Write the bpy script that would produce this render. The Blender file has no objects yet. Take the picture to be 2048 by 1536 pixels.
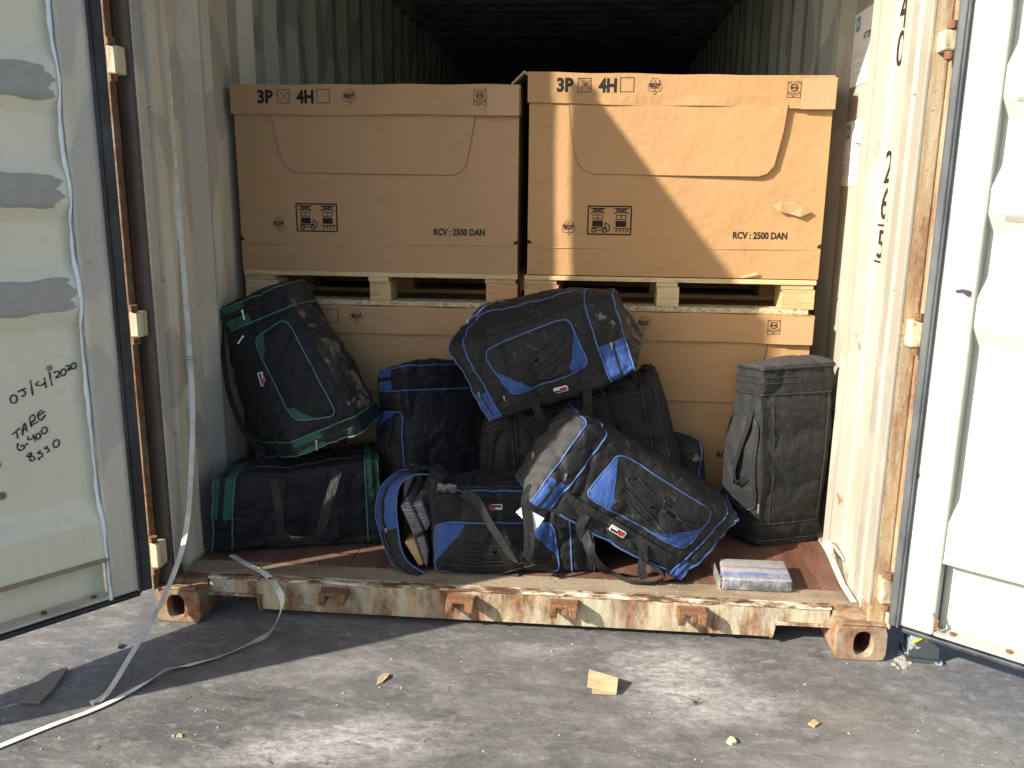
import bpy, math, random
import numpy as np
from math import radians, cos, sin, pi
random.seed(7); RNG = np.random.RandomState(7)
V = lambda *a: np.array(a, dtype=float)
scene = bpy.context.scene

# ------------------------------------------------------------------ camera
CP = V(0.24197, -2.6006, 1.46382); YAW, PITCH, ROLL, FPX = -0.09045, 0.22104, 0.01027, 1720.09
def cam_axes():
    cy, sy, cp, sp = cos(YAW), sin(YAW), cos(PITCH), sin(PITCH)
    f = V(sy*cp, cy*cp, -sp); r = V(cy, -sy, 0); u = np.cross(r, f)
    return cos(ROLL)*r+sin(ROLL)*u, -sin(ROLL)*r+cos(ROLL)*u, f
CR, CU, CF = cam_axes()
import mathutils
cam = bpy.data.cameras.new('camera'); camo = bpy.data.objects.new('camera', cam); scene.collection.objects.link(camo)
cam.sensor_width = 36; cam.lens = FPX/2048*36; cam.clip_start = .05; cam.clip_end = 1000
M = mathutils.Matrix(((CR[0], CU[0], -CF[0], CP[0]), (CR[1], CU[1], -CF[1], CP[1]), (CR[2], CU[2], -CF[2], CP[2]), (0, 0, 0, 1)))
camo.matrix_world = M; scene.camera = camo

# ------------------------------------------------------------------ light
SA, SK = 1.65, 1.05                       # sun travels (SA, 1, -SK)
sundir = V(SA, 1, -SK); sundir /= np.linalg.norm(sundir)
elev = math.asin(-sundir[2])
w = bpy.data.worlds.new('World'); scene.world = w; w.use_nodes = True
wn = w.node_tree; wn.nodes.clear()
sky = wn.nodes.new('ShaderNodeTexSky'); sky.sky_type = 'NISHITA'; sky.sun_disc = False
sky.sun_elevation = elev; sky.sun_rotation = math.atan2(-sundir[0], -sundir[1])
sky.air_density = 1.0; sky.dust_density = 2.2; sky.ozone_density = 1.0
bg = wn.nodes.new('ShaderNodeBackground'); bg.inputs[1].default_value = 0.085
wo = wn.nodes.new('ShaderNodeOutputWorld'); wn.links.new(sky.outputs[0], bg.inputs[0]); wn.links.new(bg.outputs[0], wo.inputs[0])
sl = bpy.data.lights.new('sun', 'SUN'); sl.energy = 4.4; sl.angle = radians(.55); sl.color = (1, .93, .83)
so = bpy.data.objects.new('sun', sl); scene.collection.objects.link(so); so.location = (-8, -5, 6)
so.rotation_euler = mathutils.Vector(sundir).to_track_quat('-Z', 'Y').to_euler()
scene.view_settings.view_transform = 'Standard'; scene.view_settings.look = 'None'
scene.view_settings.exposure = 1.42; scene.view_settings.gamma = 1; scene.view_settings.use_curve_mapping = False
scene.cycles.max_bounces = 10; scene.cycles.diffuse_bounces = 6; scene.cycles.transparent_max_bounces = 12

# ------------------------------------------------------------------ placing: a point of the photograph (2048x1536) at a chosen depth or height
def ray(px, py): return CF + (px-1024)/FPX*CR - (py-768)/FPX*CU
def at(px, py, Y): v = ray(px, py); return CP + v*(Y-CP[1])/v[1]
def atz(px, py, Z): v = ray(px, py); return CP + v*(Z-CP[2])/v[2]
def atx(px, py, X): v = ray(px, py); return CP + v*(X-CP[0])/v[0]
FZ = .140                                  # container floor height
YS = .080                                  # front of the door sill
YB = .780                                  # front of the box stacks
def flo(px, py): return atz(px, py, FZ)

# ------------------------------------------------------------------ object helpers
LINK = scene.collection.objects.link
def wloc(o):
    p = V(0, 0, 0)
    while o is not None: p = p + V(*o.location); o = o.parent
    return p
def tag(o, label=None, cat=None, group=None, kind=None):
    if label: o['label'] = label
    if cat: o['category'] = cat
    if group: o['group'] = group
    if kind: o['kind'] = kind
    return o
def thing(name, loc, label, cat, group=None):
    o = bpy.data.objects.new(name, None); LINK(o); o.location = tuple(loc); o.empty_display_size = .1
    return tag(o, label, cat, group)
class MB:
    def __init__(s): s.v = []; s.f = []; s.m = []
    def add(s, vs, fs, mi=0):
        n = len(s.v); s.v += [tuple(map(float, p)) for p in vs]; s.f += [tuple(n+i for i in f) for f in fs]; s.m += [mi]*len(fs); return s
    def box(s, a, b, mi=0):
        (x0, y0, z0), (x1, y1, z1) = a, b
        return s.hexa([(x0, y0, z0), (x1, y0, z0), (x1, y1, z0), (x0, y1, z0), (x0, y0, z1), (x1, y0, z1), (x1, y1, z1), (x0, y1, z1)], mi)
    def hexa(s, c, mi=0):
        return s.add(c, [(0, 3, 2, 1), (4, 5, 6, 7), (0, 1, 5, 4), (1, 2, 6, 5), (2, 3, 7, 6), (3, 0, 4, 7)], mi)
    def prism(s, poly, d, mi=0):           # polygon (3d points) extruded by vector d
        n = len(poly); P = [V(*p) for p in poly]; Q = [p+V(*d) for p in P]
        s.add(P+Q, [tuple(range(n-1, -1, -1)), tuple(range(n, 2*n))]+[(i, (i+1) % n, n+(i+1) % n, n+i) for i in range(n)], mi); return s
    def grid(s, G, mi=0, closed=False):    # G[i][j] points
        a, b = len(G), len(G[0]); vs = [p for r in G for p in r]; fs = []
        for i in range(a-1):
            for j in range(b-1 if not closed else b):
                k = (j+1) % b; fs.append((i*b+j, (i+1)*b+j, (i+1)*b+k, i*b+k))
        return s.add(vs, fs, mi)
    def tube(s, P, r, n=6, closed=False, mi=0, cap=True):
        P = [V(*p) for p in P]; N = len(P); up = None; rings = []
        for i, p in enumerate(P):
            t = (P[(i+1) % N]-P[i-1]) if closed else (P[min(i+1, N-1)]-P[max(i-1, 0)])
            t = t/(np.linalg.norm(t)+1e-9)
            if up is None: up = np.cross(t, V(0, 0, 1) if abs(t[2]) < .9 else V(1, 0, 0))
            up = up-t*(up@t); up /= np.linalg.norm(up)+1e-9; sd = np.cross(t, up)
            rr = r[i] if hasattr(r, '__len__') else r
            rings.append([p+rr*(cos(a)*up+sin(a)*sd) for a in [2*pi*k/n for k in range(n)]])
        if closed: rings.append(rings[0])
        s.grid(rings, mi, closed=True)
        if cap and not closed:
            for rg, rev in ((rings[0], 1), (rings[-1], 0)):
                s.add(rg, [tuple(range(n)) if not rev else tuple(range(n-1, -1, -1))], mi)
        return s
    def ribbon(s, P, width, th=.0015, up=None, sides=None, mi=0):
        P = [V(*p) for p in P]; N = len(P); G = []
        for i, p in enumerate(P):
            t = P[min(i+1, N-1)]-P[max(i-1, 0)]; t /= np.linalg.norm(t)+1e-9
            if sides is not None: sd = V(*sides[i])
            else:
                u = V(*(up[i] if hasattr(up[0], '__len__') else up)); sd = np.cross(t, u)
            sd = sd-t*(sd@t); sd /= np.linalg.norm(sd)+1e-9; nn = np.cross(sd, t)
            wd = width[i] if hasattr(width, '__len__') else width
            a = sd*wd/2; b = nn*th/2
            G.append([p-a-b, p+a-b, p+a+b, p-a+b])
        s.grid(G, mi, closed=True); s.add(G[0], [(3, 2, 1, 0)], mi); s.add(G[-1], [(0, 1, 2, 3)], mi); return s
    def build(s, name, mat, parent=None, smooth=False, bevel=0, label=None, kind=None, seg=2):
        off = wloc(parent) if parent else V(0, 0, 0)
        me = bpy.data.meshes.new(name); me.from_pydata([tuple(V(*p)-off) for p in s.v], [], s.f)
        mats = mat if isinstance(mat, (list, tuple)) else [mat]
        for m in mats: me.materials.append(m)
        if len(mats) > 1: me.polygons.foreach_set('material_index', s.m)
        if smooth: me.polygons.foreach_set('use_smooth', [True]*len(me.polygons))
        me.update(); o = bpy.data.objects.new(name, me); LINK(o)
        if parent: o.parent = parent
        if bevel:
            md = o.modifiers.new('bevel', 'BEVEL'); md.width = bevel; md.segments = seg; md.limit_method = 'ANGLE'; md.angle_limit = radians(35)
        if label: o['label'] = label
        if kind: o['kind'] = kind
        return o
def cr(P, n=8):                            # catmull-rom smoothing
    P = [V(*p) for p in P]; Q = [2*P[0]-P[1]]+P+[2*P[-1]-P[-2]]; out = []
    for i in range(1, len(Q)-2):
        for k in range(n):
            t = k/n; a, b, c, d = Q[i-1:i+3]
            out.append(.5*((2*b)+(c-a)*t+(2*a-5*b+4*c-d)*t*t+(-a+3*b-3*c+d)*t**3))
    out.append(P[-1]); return out

# ------------------------------------------------------------------ materials
class NT:
    def __init__(s, name):
        s.mat = bpy.data.materials.new(name); s.mat.use_nodes = True; s.t = s.mat.node_tree; s.t.nodes.clear()
        s.out = s.n('OutputMaterial'); s.b = s.n('BsdfPrincipled'); s.l(s.b.outputs[0], s.out.inputs[0]); s.tc = s.n('TexCoord'); s.gc = s.n('NewGeometry')
    def n(s, t, **k):
        x = s.t.nodes.new('ShaderNode'+t)
        for a, v in k.items(): setattr(x, a, v)
        return x
    def l(s, a, b): s.t.links.new(a, b)
    def mp(s, scale=(1, 1, 1), rot=(0, 0, 0), loc=(0, 0, 0)):
        m = s.n('Mapping'); s.l(s.gc.outputs['Position'], m.inputs[0]); m.inputs['Scale'].default_value = scale; m.inputs['Rotation'].default_value = rot; m.inputs['Location'].default_value = loc; return m.outputs[0]
    def noise(s, sc, det=4, rough=.55, vec=None, dist=0):
        x = s.n('TexNoise'); x.inputs['Scale'].default_value = sc; x.inputs['Detail'].default_value = det; x.inputs['Roughness'].default_value = rough; x.inputs['Distortion'].default_value = dist
        s.l(vec if vec is not None else s.gc.outputs['Position'], x.inputs['Vector']); return x.outputs['Fac']
    def ramp(s, f, stops, interp='LINEAR'):
        r = s.n('ValToRGB'); r.color_ramp.interpolation = interp; e = r.color_ramp.elements
        while len(e) < len(stops): e.new(.5)
        for el, (p, c) in zip(e, stops):
            el.position = p; el.color = (c, c, c, 1) if not hasattr(c, '__len__') else (*c[:3], 1)
        s.l(f, r.inputs[0]); return r.outputs[0]
    def mix(s, f, a, b, mode='MIX'):
        m = s.n('MixRGB', blend_type=mode)
        for sock, val in ((m.inputs[0], f), (m.inputs[1], a), (m.inputs[2], b)):
            if hasattr(val, 'is_output'): s.l(val, sock)
            elif hasattr(val, '__len__'): sock.default_value = (*val[:3], 1)
            else: sock.default_value = val
        return m.outputs[0]
    def math(s, op, a, b=0):
        m = s.n('Math', operation=op)
        for i, val in enumerate((a, b)):
            if hasattr(val, 'is_output'): s.l(val, m.inputs[i])
            else: m.inputs[i].default_value = val
        return m.outputs[0]
    def col(s, c):
        if hasattr(c, 'is_output'): s.l(c, s.b.inputs['Base Color'])
        else: s.b.inputs['Base Color'].default_value = (*c, 1)
        return s
    def rough(s, r):
        if hasattr(r, 'is_output'): s.l(r, s.b.inputs['Roughness'])
        else: s.b.inputs['Roughness'].default_value = r
        return s
    def bump(s, h, st=.3, dist=.01, prev=None):
        b = s.n('Bump'); b.inputs['Strength'].default_value = st; b.inputs['Distance'].default_value = dist; s.l(h, b.inputs['Height'])
        if prev: s.l(prev, b.inputs['Normal'])
        s.l(b.outputs[0], s.b.inputs['Normal']); return b.outputs[0]
    def sep(s):
        x = s.n('SeparateXYZ'); s.l(s.gc.outputs['Position'], x.inputs[0]); return x.outputs

RUST_D, RUST_M, RUST_O = (.050, .024, .013), (.14, .062, .028), (.29, .135, .055)
def paint(name, base, grey=(.42, .42, .38), rust=.0, dirt=.5, patch=.3, streak=.4, rough=.5, bands=None):
    m = NT(name)
    c = m.mix(m.ramp(m.noise(2.2, 5, .6), [(.35, 0), (.7, 1)]), base, tuple(x*.90 for x in base))
    # repainted patches with soft rectangular edges
    p = m.ramp(m.noise(1.9, 1.5, .3, m.mp((2.2, 2.2, 1.2), loc=(3.1, .7, 5))), [(.56, 0), (.575, 1)])
    c = m.mix(m.math('MULTIPLY', p, patch), c, grey)
    if bands:  # grey strips along y: worn paint, with shade painted on slopes and groove
        wob = m.math('ADD', m.sep()[1], m.math('MULTIPLY', m.math('SUBTRACT', m.noise(5, 7, .75, m.mp((1, 1, .8))), .5), .035))
        stops = [(0.0, 0)]
        for a, b_, v in bands: stops += [(a, 0), (a+.004, v), (b_, v), (b_+.004, 0)]
        c = m.mix(m.math('MULTIPLY', m.ramp(wob, stops), m.ramp(m.noise(3.3, 5, .6, m.mp((1, 1, .9), loc=(0, 0, 4))), [(.36, .35), (.5, 1)])), c, grey)
    st = m.ramp(m.noise(9, 5, .6, m.mp((3, 3, .22))), [(.5, 0), (.75, 1)])
    c = m.mix(m.math('MULTIPLY', st, streak), c, tuple(x*.62 for x in (base[0], base[1]*.93, base[2]*.78)))
    d = m.ramp(m.noise(38, 6, .7), [(.6, 0), (.72, 1)]); d2 = m.ramp(m.noise(3.5, 3), [(.45, 0), (.65, 1)])
    c = m.mix(m.math('MULTIPLY', m.math('MULTIPLY', d, d2), dirt), c, (.12, .10, .075))
    sc = m.ramp(m.noise(60, 3, .6, m.mp((.35, .35, 2.5), rot=(.25, .2, .1))), [(.66, 0), (.72, 1)])
    c = m.mix(m.math('MULTIPLY', m.math('MULTIPLY', sc, d2), .5), c, (.2, .18, .15))
    if rust > 0:
        r = m.ramp(m.noise(7, 8, .72, m.mp((1, 1, .7))), [(.62-rust*.2, 0), (.70-rust*.2, 1)])
        c = m.mix(r, c, m.ramp(m.noise(22, 5, .7), [(.3, RUST_D), (.5, RUST_M), (.75, RUST_O)]))
    m.col(c).rough(rough)
    b = m.bump(m.noise(5, 3), .25, .012); m.bump(m.noise(90, 4, .6), .12, .002, b)
    return m.mat
MAT = {}
MAT['cream'] = paint('cream_paint', (.385, .365, .295), grey=(.225, .212, .18), rust=.06, patch=.35, streak=.6, dirt=.9, bands=((.01, .085, .8), (.145, .20, .9), (.268, .335, .7), (.46, .52, .75), (.60, .66, .6)))  # base lowered for the sunlit right wall; strips grey its slopes
MAT['cream_shaded'] = paint('cream_paint_shaded', (.62, .575, .455), grey=(.36, .345, .295), rust=.0, patch=.7, streak=.5, dirt=.6, bands=((.03, .085, .6), (.09, .13, 1), (.20, .235, .5), (.44, .53, .8), (.86, .95, .8)))  # same cream lifted for the shaded left wall; strips darken its groove
MAT['inner'] = paint('inner_wall_paint', (.46, .48, .42), grey=(.27, .28, .26), patch=.8, rust=.0)
MAT['door'] = paint('door_paint', (.70, .675, .53), grey=(.40, .41, .37), patch=.0, streak=.12, dirt=.35, rough=.42)  # base lifted because the left door stands in shade
MAT['door_sunlit'] = paint('door_paint_sunlit', (.44, .455, .395), grey=(.32, .335, .30), patch=.0, streak=.10, dirt=.5, rough=.42)  # same door paint, base lowered to offset the sun on it
MAT['tubegrey'] = paint('door_frame_paint', (.56, .53, .43), grey=(.40, .39, .345), patch=.8, streak=.4, dirt=.7)
MAT['tube_sunlit'] = paint('door_frame_paint_sunlit', (.37, .385, .335), grey=(.25, .26, .24), patch=.8, streak=.35, dirt=.9)  # sunlit copy of the frame paint, darkened against the sun
def rusty(name, paintc, lo, hi, edge=.1, sc=6, vert=.35, dirtc=(.10, .07, .05)):
    m = NT(name)
    n1 = m.noise(sc, 9, .72, m.mp((1.0, 1.0, vert))); n2 = m.noise(sc*5, 6, .7); n3 = m.noise(sc*.5, 4, .6, m.mp((1, 1, .3)))
    rc = m.ramp(n2, [(.28, RUST_D), (.48, RUST_M), (.72, RUST_O)])
    pc = m.mix(m.ramp(m.noise(sc*2.4, 5, .6, m.mp((2, 2, .18))), [(.42, 0), (.72, 1)]), paintc, tuple(a*b for a, b in zip(paintc, (.86, .62, .36))))
    pc = m.mix(m.ramp(n3, [(.5, 0), (.7, 1)]), pc, dirtc)
    pc = m.mix(m.ramp(m.noise(120, 2, .5), [(.68, 0), (.71, 1)]), pc, (.10, .06, .035))
    c = m.mix(m.ramp(n1, [(lo, 0), (hi, 1)]), pc, rc)
    m.col(c).rough(m.ramp(n1, [(lo, .5), (hi, .9)]))
    b = m.bump(n1, .5, .01); m.bump(n2, .35, .004, b); return m.mat
MAT['sill'] = rusty('sill_paint_rust', (.38, .36, .27), .455, .60, sc=8)
MAT['rustrim'] = rusty('rust_rim', (.50, .48, .38), .40, .55, sc=14, vert=1)
MAT['casting'] = rusty('casting_rust', (.26, .215, .15), .38, .56, sc=9, vert=1)
MAT['lug'] = rusty('lug_rust', (.17, .095, .06), .30, .5, sc=30, vert=1)
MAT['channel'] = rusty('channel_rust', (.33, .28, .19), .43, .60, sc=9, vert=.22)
MAT['channel_shade'] = rusty('channel_rust_shaded', (.06, .052, .042), .52, .75, sc=7, vert=.2)  # darker copy of the channel rust, shade of the left recess put in colour
MAT['hinge'] = rusty('hinge_paint', (.60, .55, .38), .58, .68, sc=14, vert=.6)
m = NT('threshold_plate')
n = m.noise(5, 8, .7, m.mp((.5, 1.6, 1)))
c = m.ramp(n, [(.3, (.10, .065, .04)), (.45, (.22, .165, .11)), (.6, (.30, .245, .17)), (.75, (.19, .10, .05))])
c = m.mix(m.ramp(m.noise(70, 5, .7), [(.6, 0), (.7, 1)]), c, (.07, .05, .035))
m.col(c).rough(.6); m.bump(m.noise(40, 5, .7), .3, .003); MAT['plate'] = m.mat
m = NT('peeling_lip')
n = m.noise(18, 9, .75, m.mp((.5, 1.5, 1.5)))
c = m.ramp(n, [(.40, RUST_D), (.47, (.14, .07, .032)), (.52, (.34, .28, .20)), (.60, (.54, .50, .40))]); m.col(c).rough(.65); m.bump(n, .5, .004); MAT['lip'] = m.mat
m = NT('plywood_floor')
n = m.noise(4, 7, .65, m.mp((6, .7, 1))); n2 = m.noise(2.5, 4)
c = m.ramp(n, [(.3, (.055, .026, .018)), (.5, (.115, .05, .032)), (.7, (.17, .085, .05))])
c = m.mix(m.ramp(n2, [(.45, 0), (.7, .8)]), c, (.16, .11, .075))
c = m.mix(m.ramp(m.noise(3, 8, .8, m.mp((12, .9, 1), rot=(0, 0, .15))), [(.60, 0), (.66, .9)]), c, (.30, .13, .065))
c = m.mix(m.ramp(m.noise(150, 1), [(.72, 0), (.75, 1)]), c, (.5, .45, .38))
m.col(c).rough(.45); m.bump(n, .3, .003); MAT['ply'] = m.mat
m = NT('black_rubber'); c = m.mix(m.ramp(m.noise(12, 6, .7, m.mp((1, 1, .3))), [(.45, 0), (.75, 1)]), (.012, .014, .018), (.06, .07, .08)); m.col(c).rough(.55); m.bump(m.noise(60, 4), .2, .002); MAT['rubber'] = m.mat
m = NT('black_rubber_sunlit'); c = m.mix(m.ramp(m.noise(10, 7, .75, m.mp((1, 1, .3))), [(.42, 0), (.7, 1)]), (.032, .038, .046), (.095, .10, .10)); m.col(c).rough(.6); MAT['rubber_sunlit'] = m.mat  # paler copy of the black rubber, sunlight put into its colour
m = NT('sealant'); m.col(m.mix(m.noise(8, 4), (.62, .70, .74), (.78, .84, .86))).rough(.4); m.bump(m.noise(45, 4), .6, .004); MAT['caulk'] = m.mat
def card(name, a, seed=0):
    m = NT(name); nz = m.noise(1.6, 5, .6, m.mp(loc=(seed, seed, 0)))
    c = m.mix(nz, a, tuple(x*.84 for x in a))
    c = m.mix(m.ramp(m.noise(5, 6, .7, m.mp((1, 1, 3), loc=(seed, 0, 0))), [(.55, 0), (.8, .5)]), c, tuple(x*.66 for x in a))
    wv = m.n('TexWave', wave_type='BANDS', bands_direction='Z'); wv.inputs['Scale'].default_value = 32; wv.inputs['Distortion'].default_value = .6; m.l(m.gc.outputs['Position'], wv.inputs['Vector'])
    c = m.mix(.06, c, wv.outputs[0], 'MULTIPLY')
    sc = m.ramp(m.noise(26, 6, .75, m.mp((.5, 1, 2), rot=(0, .5, 0), loc=(seed, 0, 1))), [(.68, 0), (.72, 1)])
    c = m.mix(m.math('MULTIPLY', sc, .35), c, (.5, .40, .27))
    m.col(c).rough(.72); b = m.bump(wv.outputs[0], .10, .0012); b = m.bump(m.noise(3.5, 4, .6, m.mp(loc=(seed, 2, 0))), .45, .03, b); b = m.bump(m.ramp(m.noise(7, 3, .5, m.mp((1, 1, .5), rot=(0, .4, 0), loc=(seed, 2, 3)), 1.2), [(.46, 0), (.5, 1), (.54, 0)]), .09, .003, b); m.bump(m.noise(200, 3), .08, .0006, b); return m.mat
MAT['cardA'] = card('cardboard_left', (.41, .245, .118), 0); MAT['cardB'] = card('cardboard_right', (.42, .24, .10), 4)
m = NT('cardboard_edge'); m.col(m.mix(m.ramp(m.noise(220, 2), [(.45, 0), (.6, 1)]), (.42, .33, .22), (.22, .16, .10))).rough(.9); MAT['cardedge'] = m.mat
m = NT('cut_line'); m.col((.24, .14, .07)).rough(.9); MAT['cutline'] = m.mat
m = NT('clear_tape'); m.col(m.mix(m.noise(20, 4, .6, m.mp((1, 1, .3))), (.37, .23, .12), (.42, .265, .14))).rough(.55); m.b.inputs['Specular IOR Level'].default_value = .25; m.bump(m.noise(30, 3, .6, m.mp((6, 1, .6))), .4, .003); MAT['tape'] = m.mat
m = NT('print_ink'); m.col(m.mix(m.noise(200, 3), (.016, .014, .014), (.032, .028, .026))).rough(.9); m.b.inputs['Specular IOR Level'].default_value = .1; MAT['ink'] = m.mat
m = NT('print_ink_faded'); m.col((.10, .07, .045)).rough(.7); MAT['inkf'] = m.mat
m = NT('marker_ink'); m.col((.012, .012, .02)).rough(.35); MAT['marker'] = m.mat
def wood(name, a, seed):
    m = NT(name); g = m.noise(10, 7, .65, m.mp((1.2, 6, 9), loc=(seed, seed*2, 0)), .6)
    c = m.ramp(g, [(.3, tuple(x*.6 for x in a)), (.5, a), (.75, tuple(min(1, x*1.2) for x in a))])
    c = m.mix(m.ramp(m.noise(3, 4, .6, m.mp(loc=(seed, 0, 2))), [(.45, 0), (.75, .7)]), c, tuple(x*y for x, y in zip(a, (.75, .62, .45))))
    c = m.mix(m.ramp(m.noise(14, 2, .4, m.mp(loc=(seed, 5, 2))), [(.70, 0), (.74, 1)]), c, (.10, .055, .025))
    m.col(c).rough(.75); m.bump(g, .35, .003); return m.mat
MAT['wood'] = wood('pallet_wood', (.47, .325, .155), 0); MAT['wood2'] = wood('pallet_wood_pale', (.56, .42, .22), 3); MAT['wood3'] = wood('pallet_block_orange', (.48, .27, .12), 6)
m = NT('chipboard_edge'); m.col(m.ramp(m.noise(55, 5, .8, m.mp((1, 1, 1.6))), [(.38, (.12, .09, .05)), (.5, (.46, .37, .22)), (.66, (.62, .53, .34))])).rough(.9); m.bump(m.noise(80, 3, .6), .5, .002); MAT['osb'] = m.mat
def fabric(name, a, dust=.35, dustc=(.16, .13, .10), grain=900, rough=.62, sheen=.03, mudf=0.0):
    m = NT(name)
    wv = m.n('TexWave', wave_type='BANDS', bands_direction='DIAGONAL'); wv.inputs['Scale'].default_value = 240; wv.inputs['Distortion'].default_value = 2; m.l(m.gc.outputs['Position'], wv.inputs['Vector'])
    c = m.mix(m.noise(grain, 2), tuple(x*.6 for x in a), tuple(x*1.35 for x in a))
    d = m.ramp(m.noise(6, 8, .75), [(.42, 0), (.78, 1)])
    c = m.mix(m.math('MULTIPLY', d, dust*.35), c, dustc)
    sp = m.ramp(m.noise(45, 8, .8), [(.66, 0), (.74, 1)]); c = m.mix(m.math('MULTIPLY', m.math('MULTIPLY', sp, d), dust), c, tuple(x*1.4 for x in dustc))
    if mudf > 0:
        mu = m.ramp(m.noise(11, 7, .75, m.mp((1, 1, 1), loc=(2, 2, 2))), [(.64-mudf*.16, 0), (.68-mudf*.16, 1)]); c = m.mix(mu, c, m.mix(m.noise(60, 3), (.085, .072, .056), (.19, .165, .13)))
    m.col(c).rough(rough); m.b.inputs['Sheen Weight'].default_value = sheen; m.b.inputs['Specular IOR Level'].default_value = .26
    b = m.bump(wv.outputs[0], .18, .0009); b = m.bump(m.noise(14, 4, .6, m.mp((1.6, 1, .6), rot=(.3, .2, .5)), .8), .55, .016, b); m.bump(m.noise(60, 4, .6), .4, .003, b); return m.mat
MAT['black'] = fabric('black_nylon', (.0070, .0072, .0084), dust=.28, dustc=(.08, .078, .076)); MAT['dusty'] = fabric('black_nylon_dusty', (.0078, .0078, .0086), dust=.4, mudf=.10, dustc=(.07, .067, .063))
MAT['muddy'] = fabric('black_nylon_muddy', (.010, .0095, .009), dust=.9, mudf=.62)
MAT['charcoal'] = fabric('charcoal_canvas', (.0125, .0132, .0145), dust=.3, sheen=.03, rough=.72)
MAT['navy'] = fabric('navy_black_nylon', (.0058, .0068, .0105), dust=.10)
MAT['blue'] = fabric('blue_nylon', (.022, .060, .205), dust=.25, dustc=(.14, .16, .22), rough=.6); MAT['green'] = fabric('green_nylon', (.018, .085, .055), dust=.25, rough=.6)
MAT['web'] = fabric('black_webbing', (.0100, .0100, .0105), dust=.3, grain=500, dustc=(.08, .078, .072))
m = NT('mesh_fabric')
vo = m.n('TexVoronoi'); vo.inputs['Scale'].default_value = 330; m.l(m.gc.outputs['Position'], vo.inputs['Vector'])
c = m.mix(m.ramp(vo.outputs['Distance'], [(.25, 0), (.55, 1)]), (.005, .005, .005), (.034, .034, .032)); m.col(c).rough(.8); b = m.bump(vo.outputs['Distance'], .5, .0015); m.bump(m.noise(12, 4, .6), .6, .014, b); MAT['mesh'] = m.mat
def plain(name, c, rough=.5, metal=0, var=.15, bumpst=.1):
    m = NT(name); m.col(m.mix(m.noise(25, 5, .6), c, tuple(x*(1-var*2) for x in c))).rough(rough); m.b.inputs['Metallic'].default_value = metal; m.bump(m.noise(120, 3), bumpst, .001); return m.mat
MAT['pipeb'] = plain('blue_piping', (.05, .105, .27), .5); MAT['pipeg'] = plain('green_piping', (.06, .16, .12), .5); MAT['pipek'] = plain('black_piping', (.02, .02, .02), .5)
MAT['metal'] = plain('zinc', (.50, .49, .46), .35, .8); MAT['cord'] = plain('black_cord', (.013, .013, .013), .6)
MAT['white'] = plain('white_card', (.80, .79, .76), .6, 0, .05); MAT['red'] = plain('red_print', (.65, .03, .04), .45, 0, .05); MAT['lblack'] = plain('label_black', (.02, .018, .018), .4)
MAT['yellow'] = plain('yellow_paint', (.70, .48, .04), .5); MAT['logoblue'] = plain('logo_blue', (.10, .34, .52), .5); MAT['inkgrey'] = plain('grey_ink', (.42, .42, .41), .6)
m = NT('strap_plastic'); m.col(m.mix(m.ramp(m.noise(9, 6, .7), [(.46, 0), (.70, 1)]), (.64, .63, .58), (.32, .27, .19))).rough(.35); m.b.inputs['Subsurface Weight'].default_value = 0; m.bump(m.noise(160, 3), .2, .001); MAT['strap'] = m.mat
m = NT('cast_wrap')
n = m.noise(28, 7, .8, m.mp((2.2, 1, .5))); n2 = m.ramp(m.noise(30, 3, .6, m.mp((.5, .5, 7), rot=(.2, .25, .1))), [(.56, 0), (.70, 1)])
m.col(m.mix(n2, m.mix(n, (.045, .048, .052), (.11, .113, .118)), (.30, .305, .31))).rough(.18); m.bump(n, .8, .006); MAT['wrap'] = m.mat
m = NT('brown_wrap'); n = m.noise(26, 6, .7); m.col(m.mix(m.ramp(n, [(.5, 0), (.8, 1)]), (.28, .18, .075), (.44, .34, .2))).rough(.2); m.bump(n, .6, .004); MAT['brownwrap'] = m.mat
m = NT('brick_wrap')
s = m.sep(); tb = m.mp((1, 1, 1)); sx = m.n('SeparateXYZ'); m.l(tb, sx.inputs[0])
yy = m.math('ADD', sx.outputs[1], m.math('MULTIPLY', m.noise(9, 3), .02))
band = m.ramp(m.math('MULTIPLY', m.math('SUBTRACT', yy, .185), 6.5), [(.0, (.20, .19, .18)), (.16, (.11, .14, .30)), (.30, (.14, .17, .34)), (.36, (.34, .31, .28)), (.50, (.34, .27, .24)), (.60, (.14, .16, .32)), (.68, (.33, .29, .25)), (.95, (.27, .265, .25))])
li = m.ramp(m.noise(70, 2, .5, m.mp((2.4, .35, .35), rot=(0, 0, .05))), [(.60, 0), (.66, 1)]); li2 = m.ramp(m.noise(70, 2, .5, m.mp((.3, 3, 3))), [(.62, 0), (.68, 1)])
nz = m.n('SeparateXYZ'); m.l(m.gc.outputs['Normal'], nz.inputs[0]); topf = m.ramp(nz.outputs[2], [(.45, 0), (.7, 1)])
c = m.mix(topf, (.075, .08, .085), band); c = m.mix(m.math('MULTIPLY', m.math('ADD', li, li2), .16), m.mix(m.ramp(m.noise(24, 6, .7), [(.42, 0), (.7, .6)]), c, (.36, .37, .38)), (.6, .6, .59)); m.col(c).rough(.12); m.bump(m.noise(50, 6, .8), .55, .004); MAT['brick'] = m.mat
m = NT('dark_painted_steel'); n = m.noise(16, 7, .6)
m.col(m.mix(m.ramp(n, [(.5, 0), (.52, 1)]), (.035, .042, .045), (.22, .28, .30))).rough(.5); m.bump(m.ramp(n, [(.49, 0), (.52, 1)]), .5, .002); MAT['jack'] = m.mat
m = NT('salt_crust'); n = m.noise(50, 7, .8); m.col(m.mix(n, (.28, .25, .22), (.46, .43, .39))).rough(.9); m.bump(n, .8, .006); MAT['crust'] = m.mat
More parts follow.
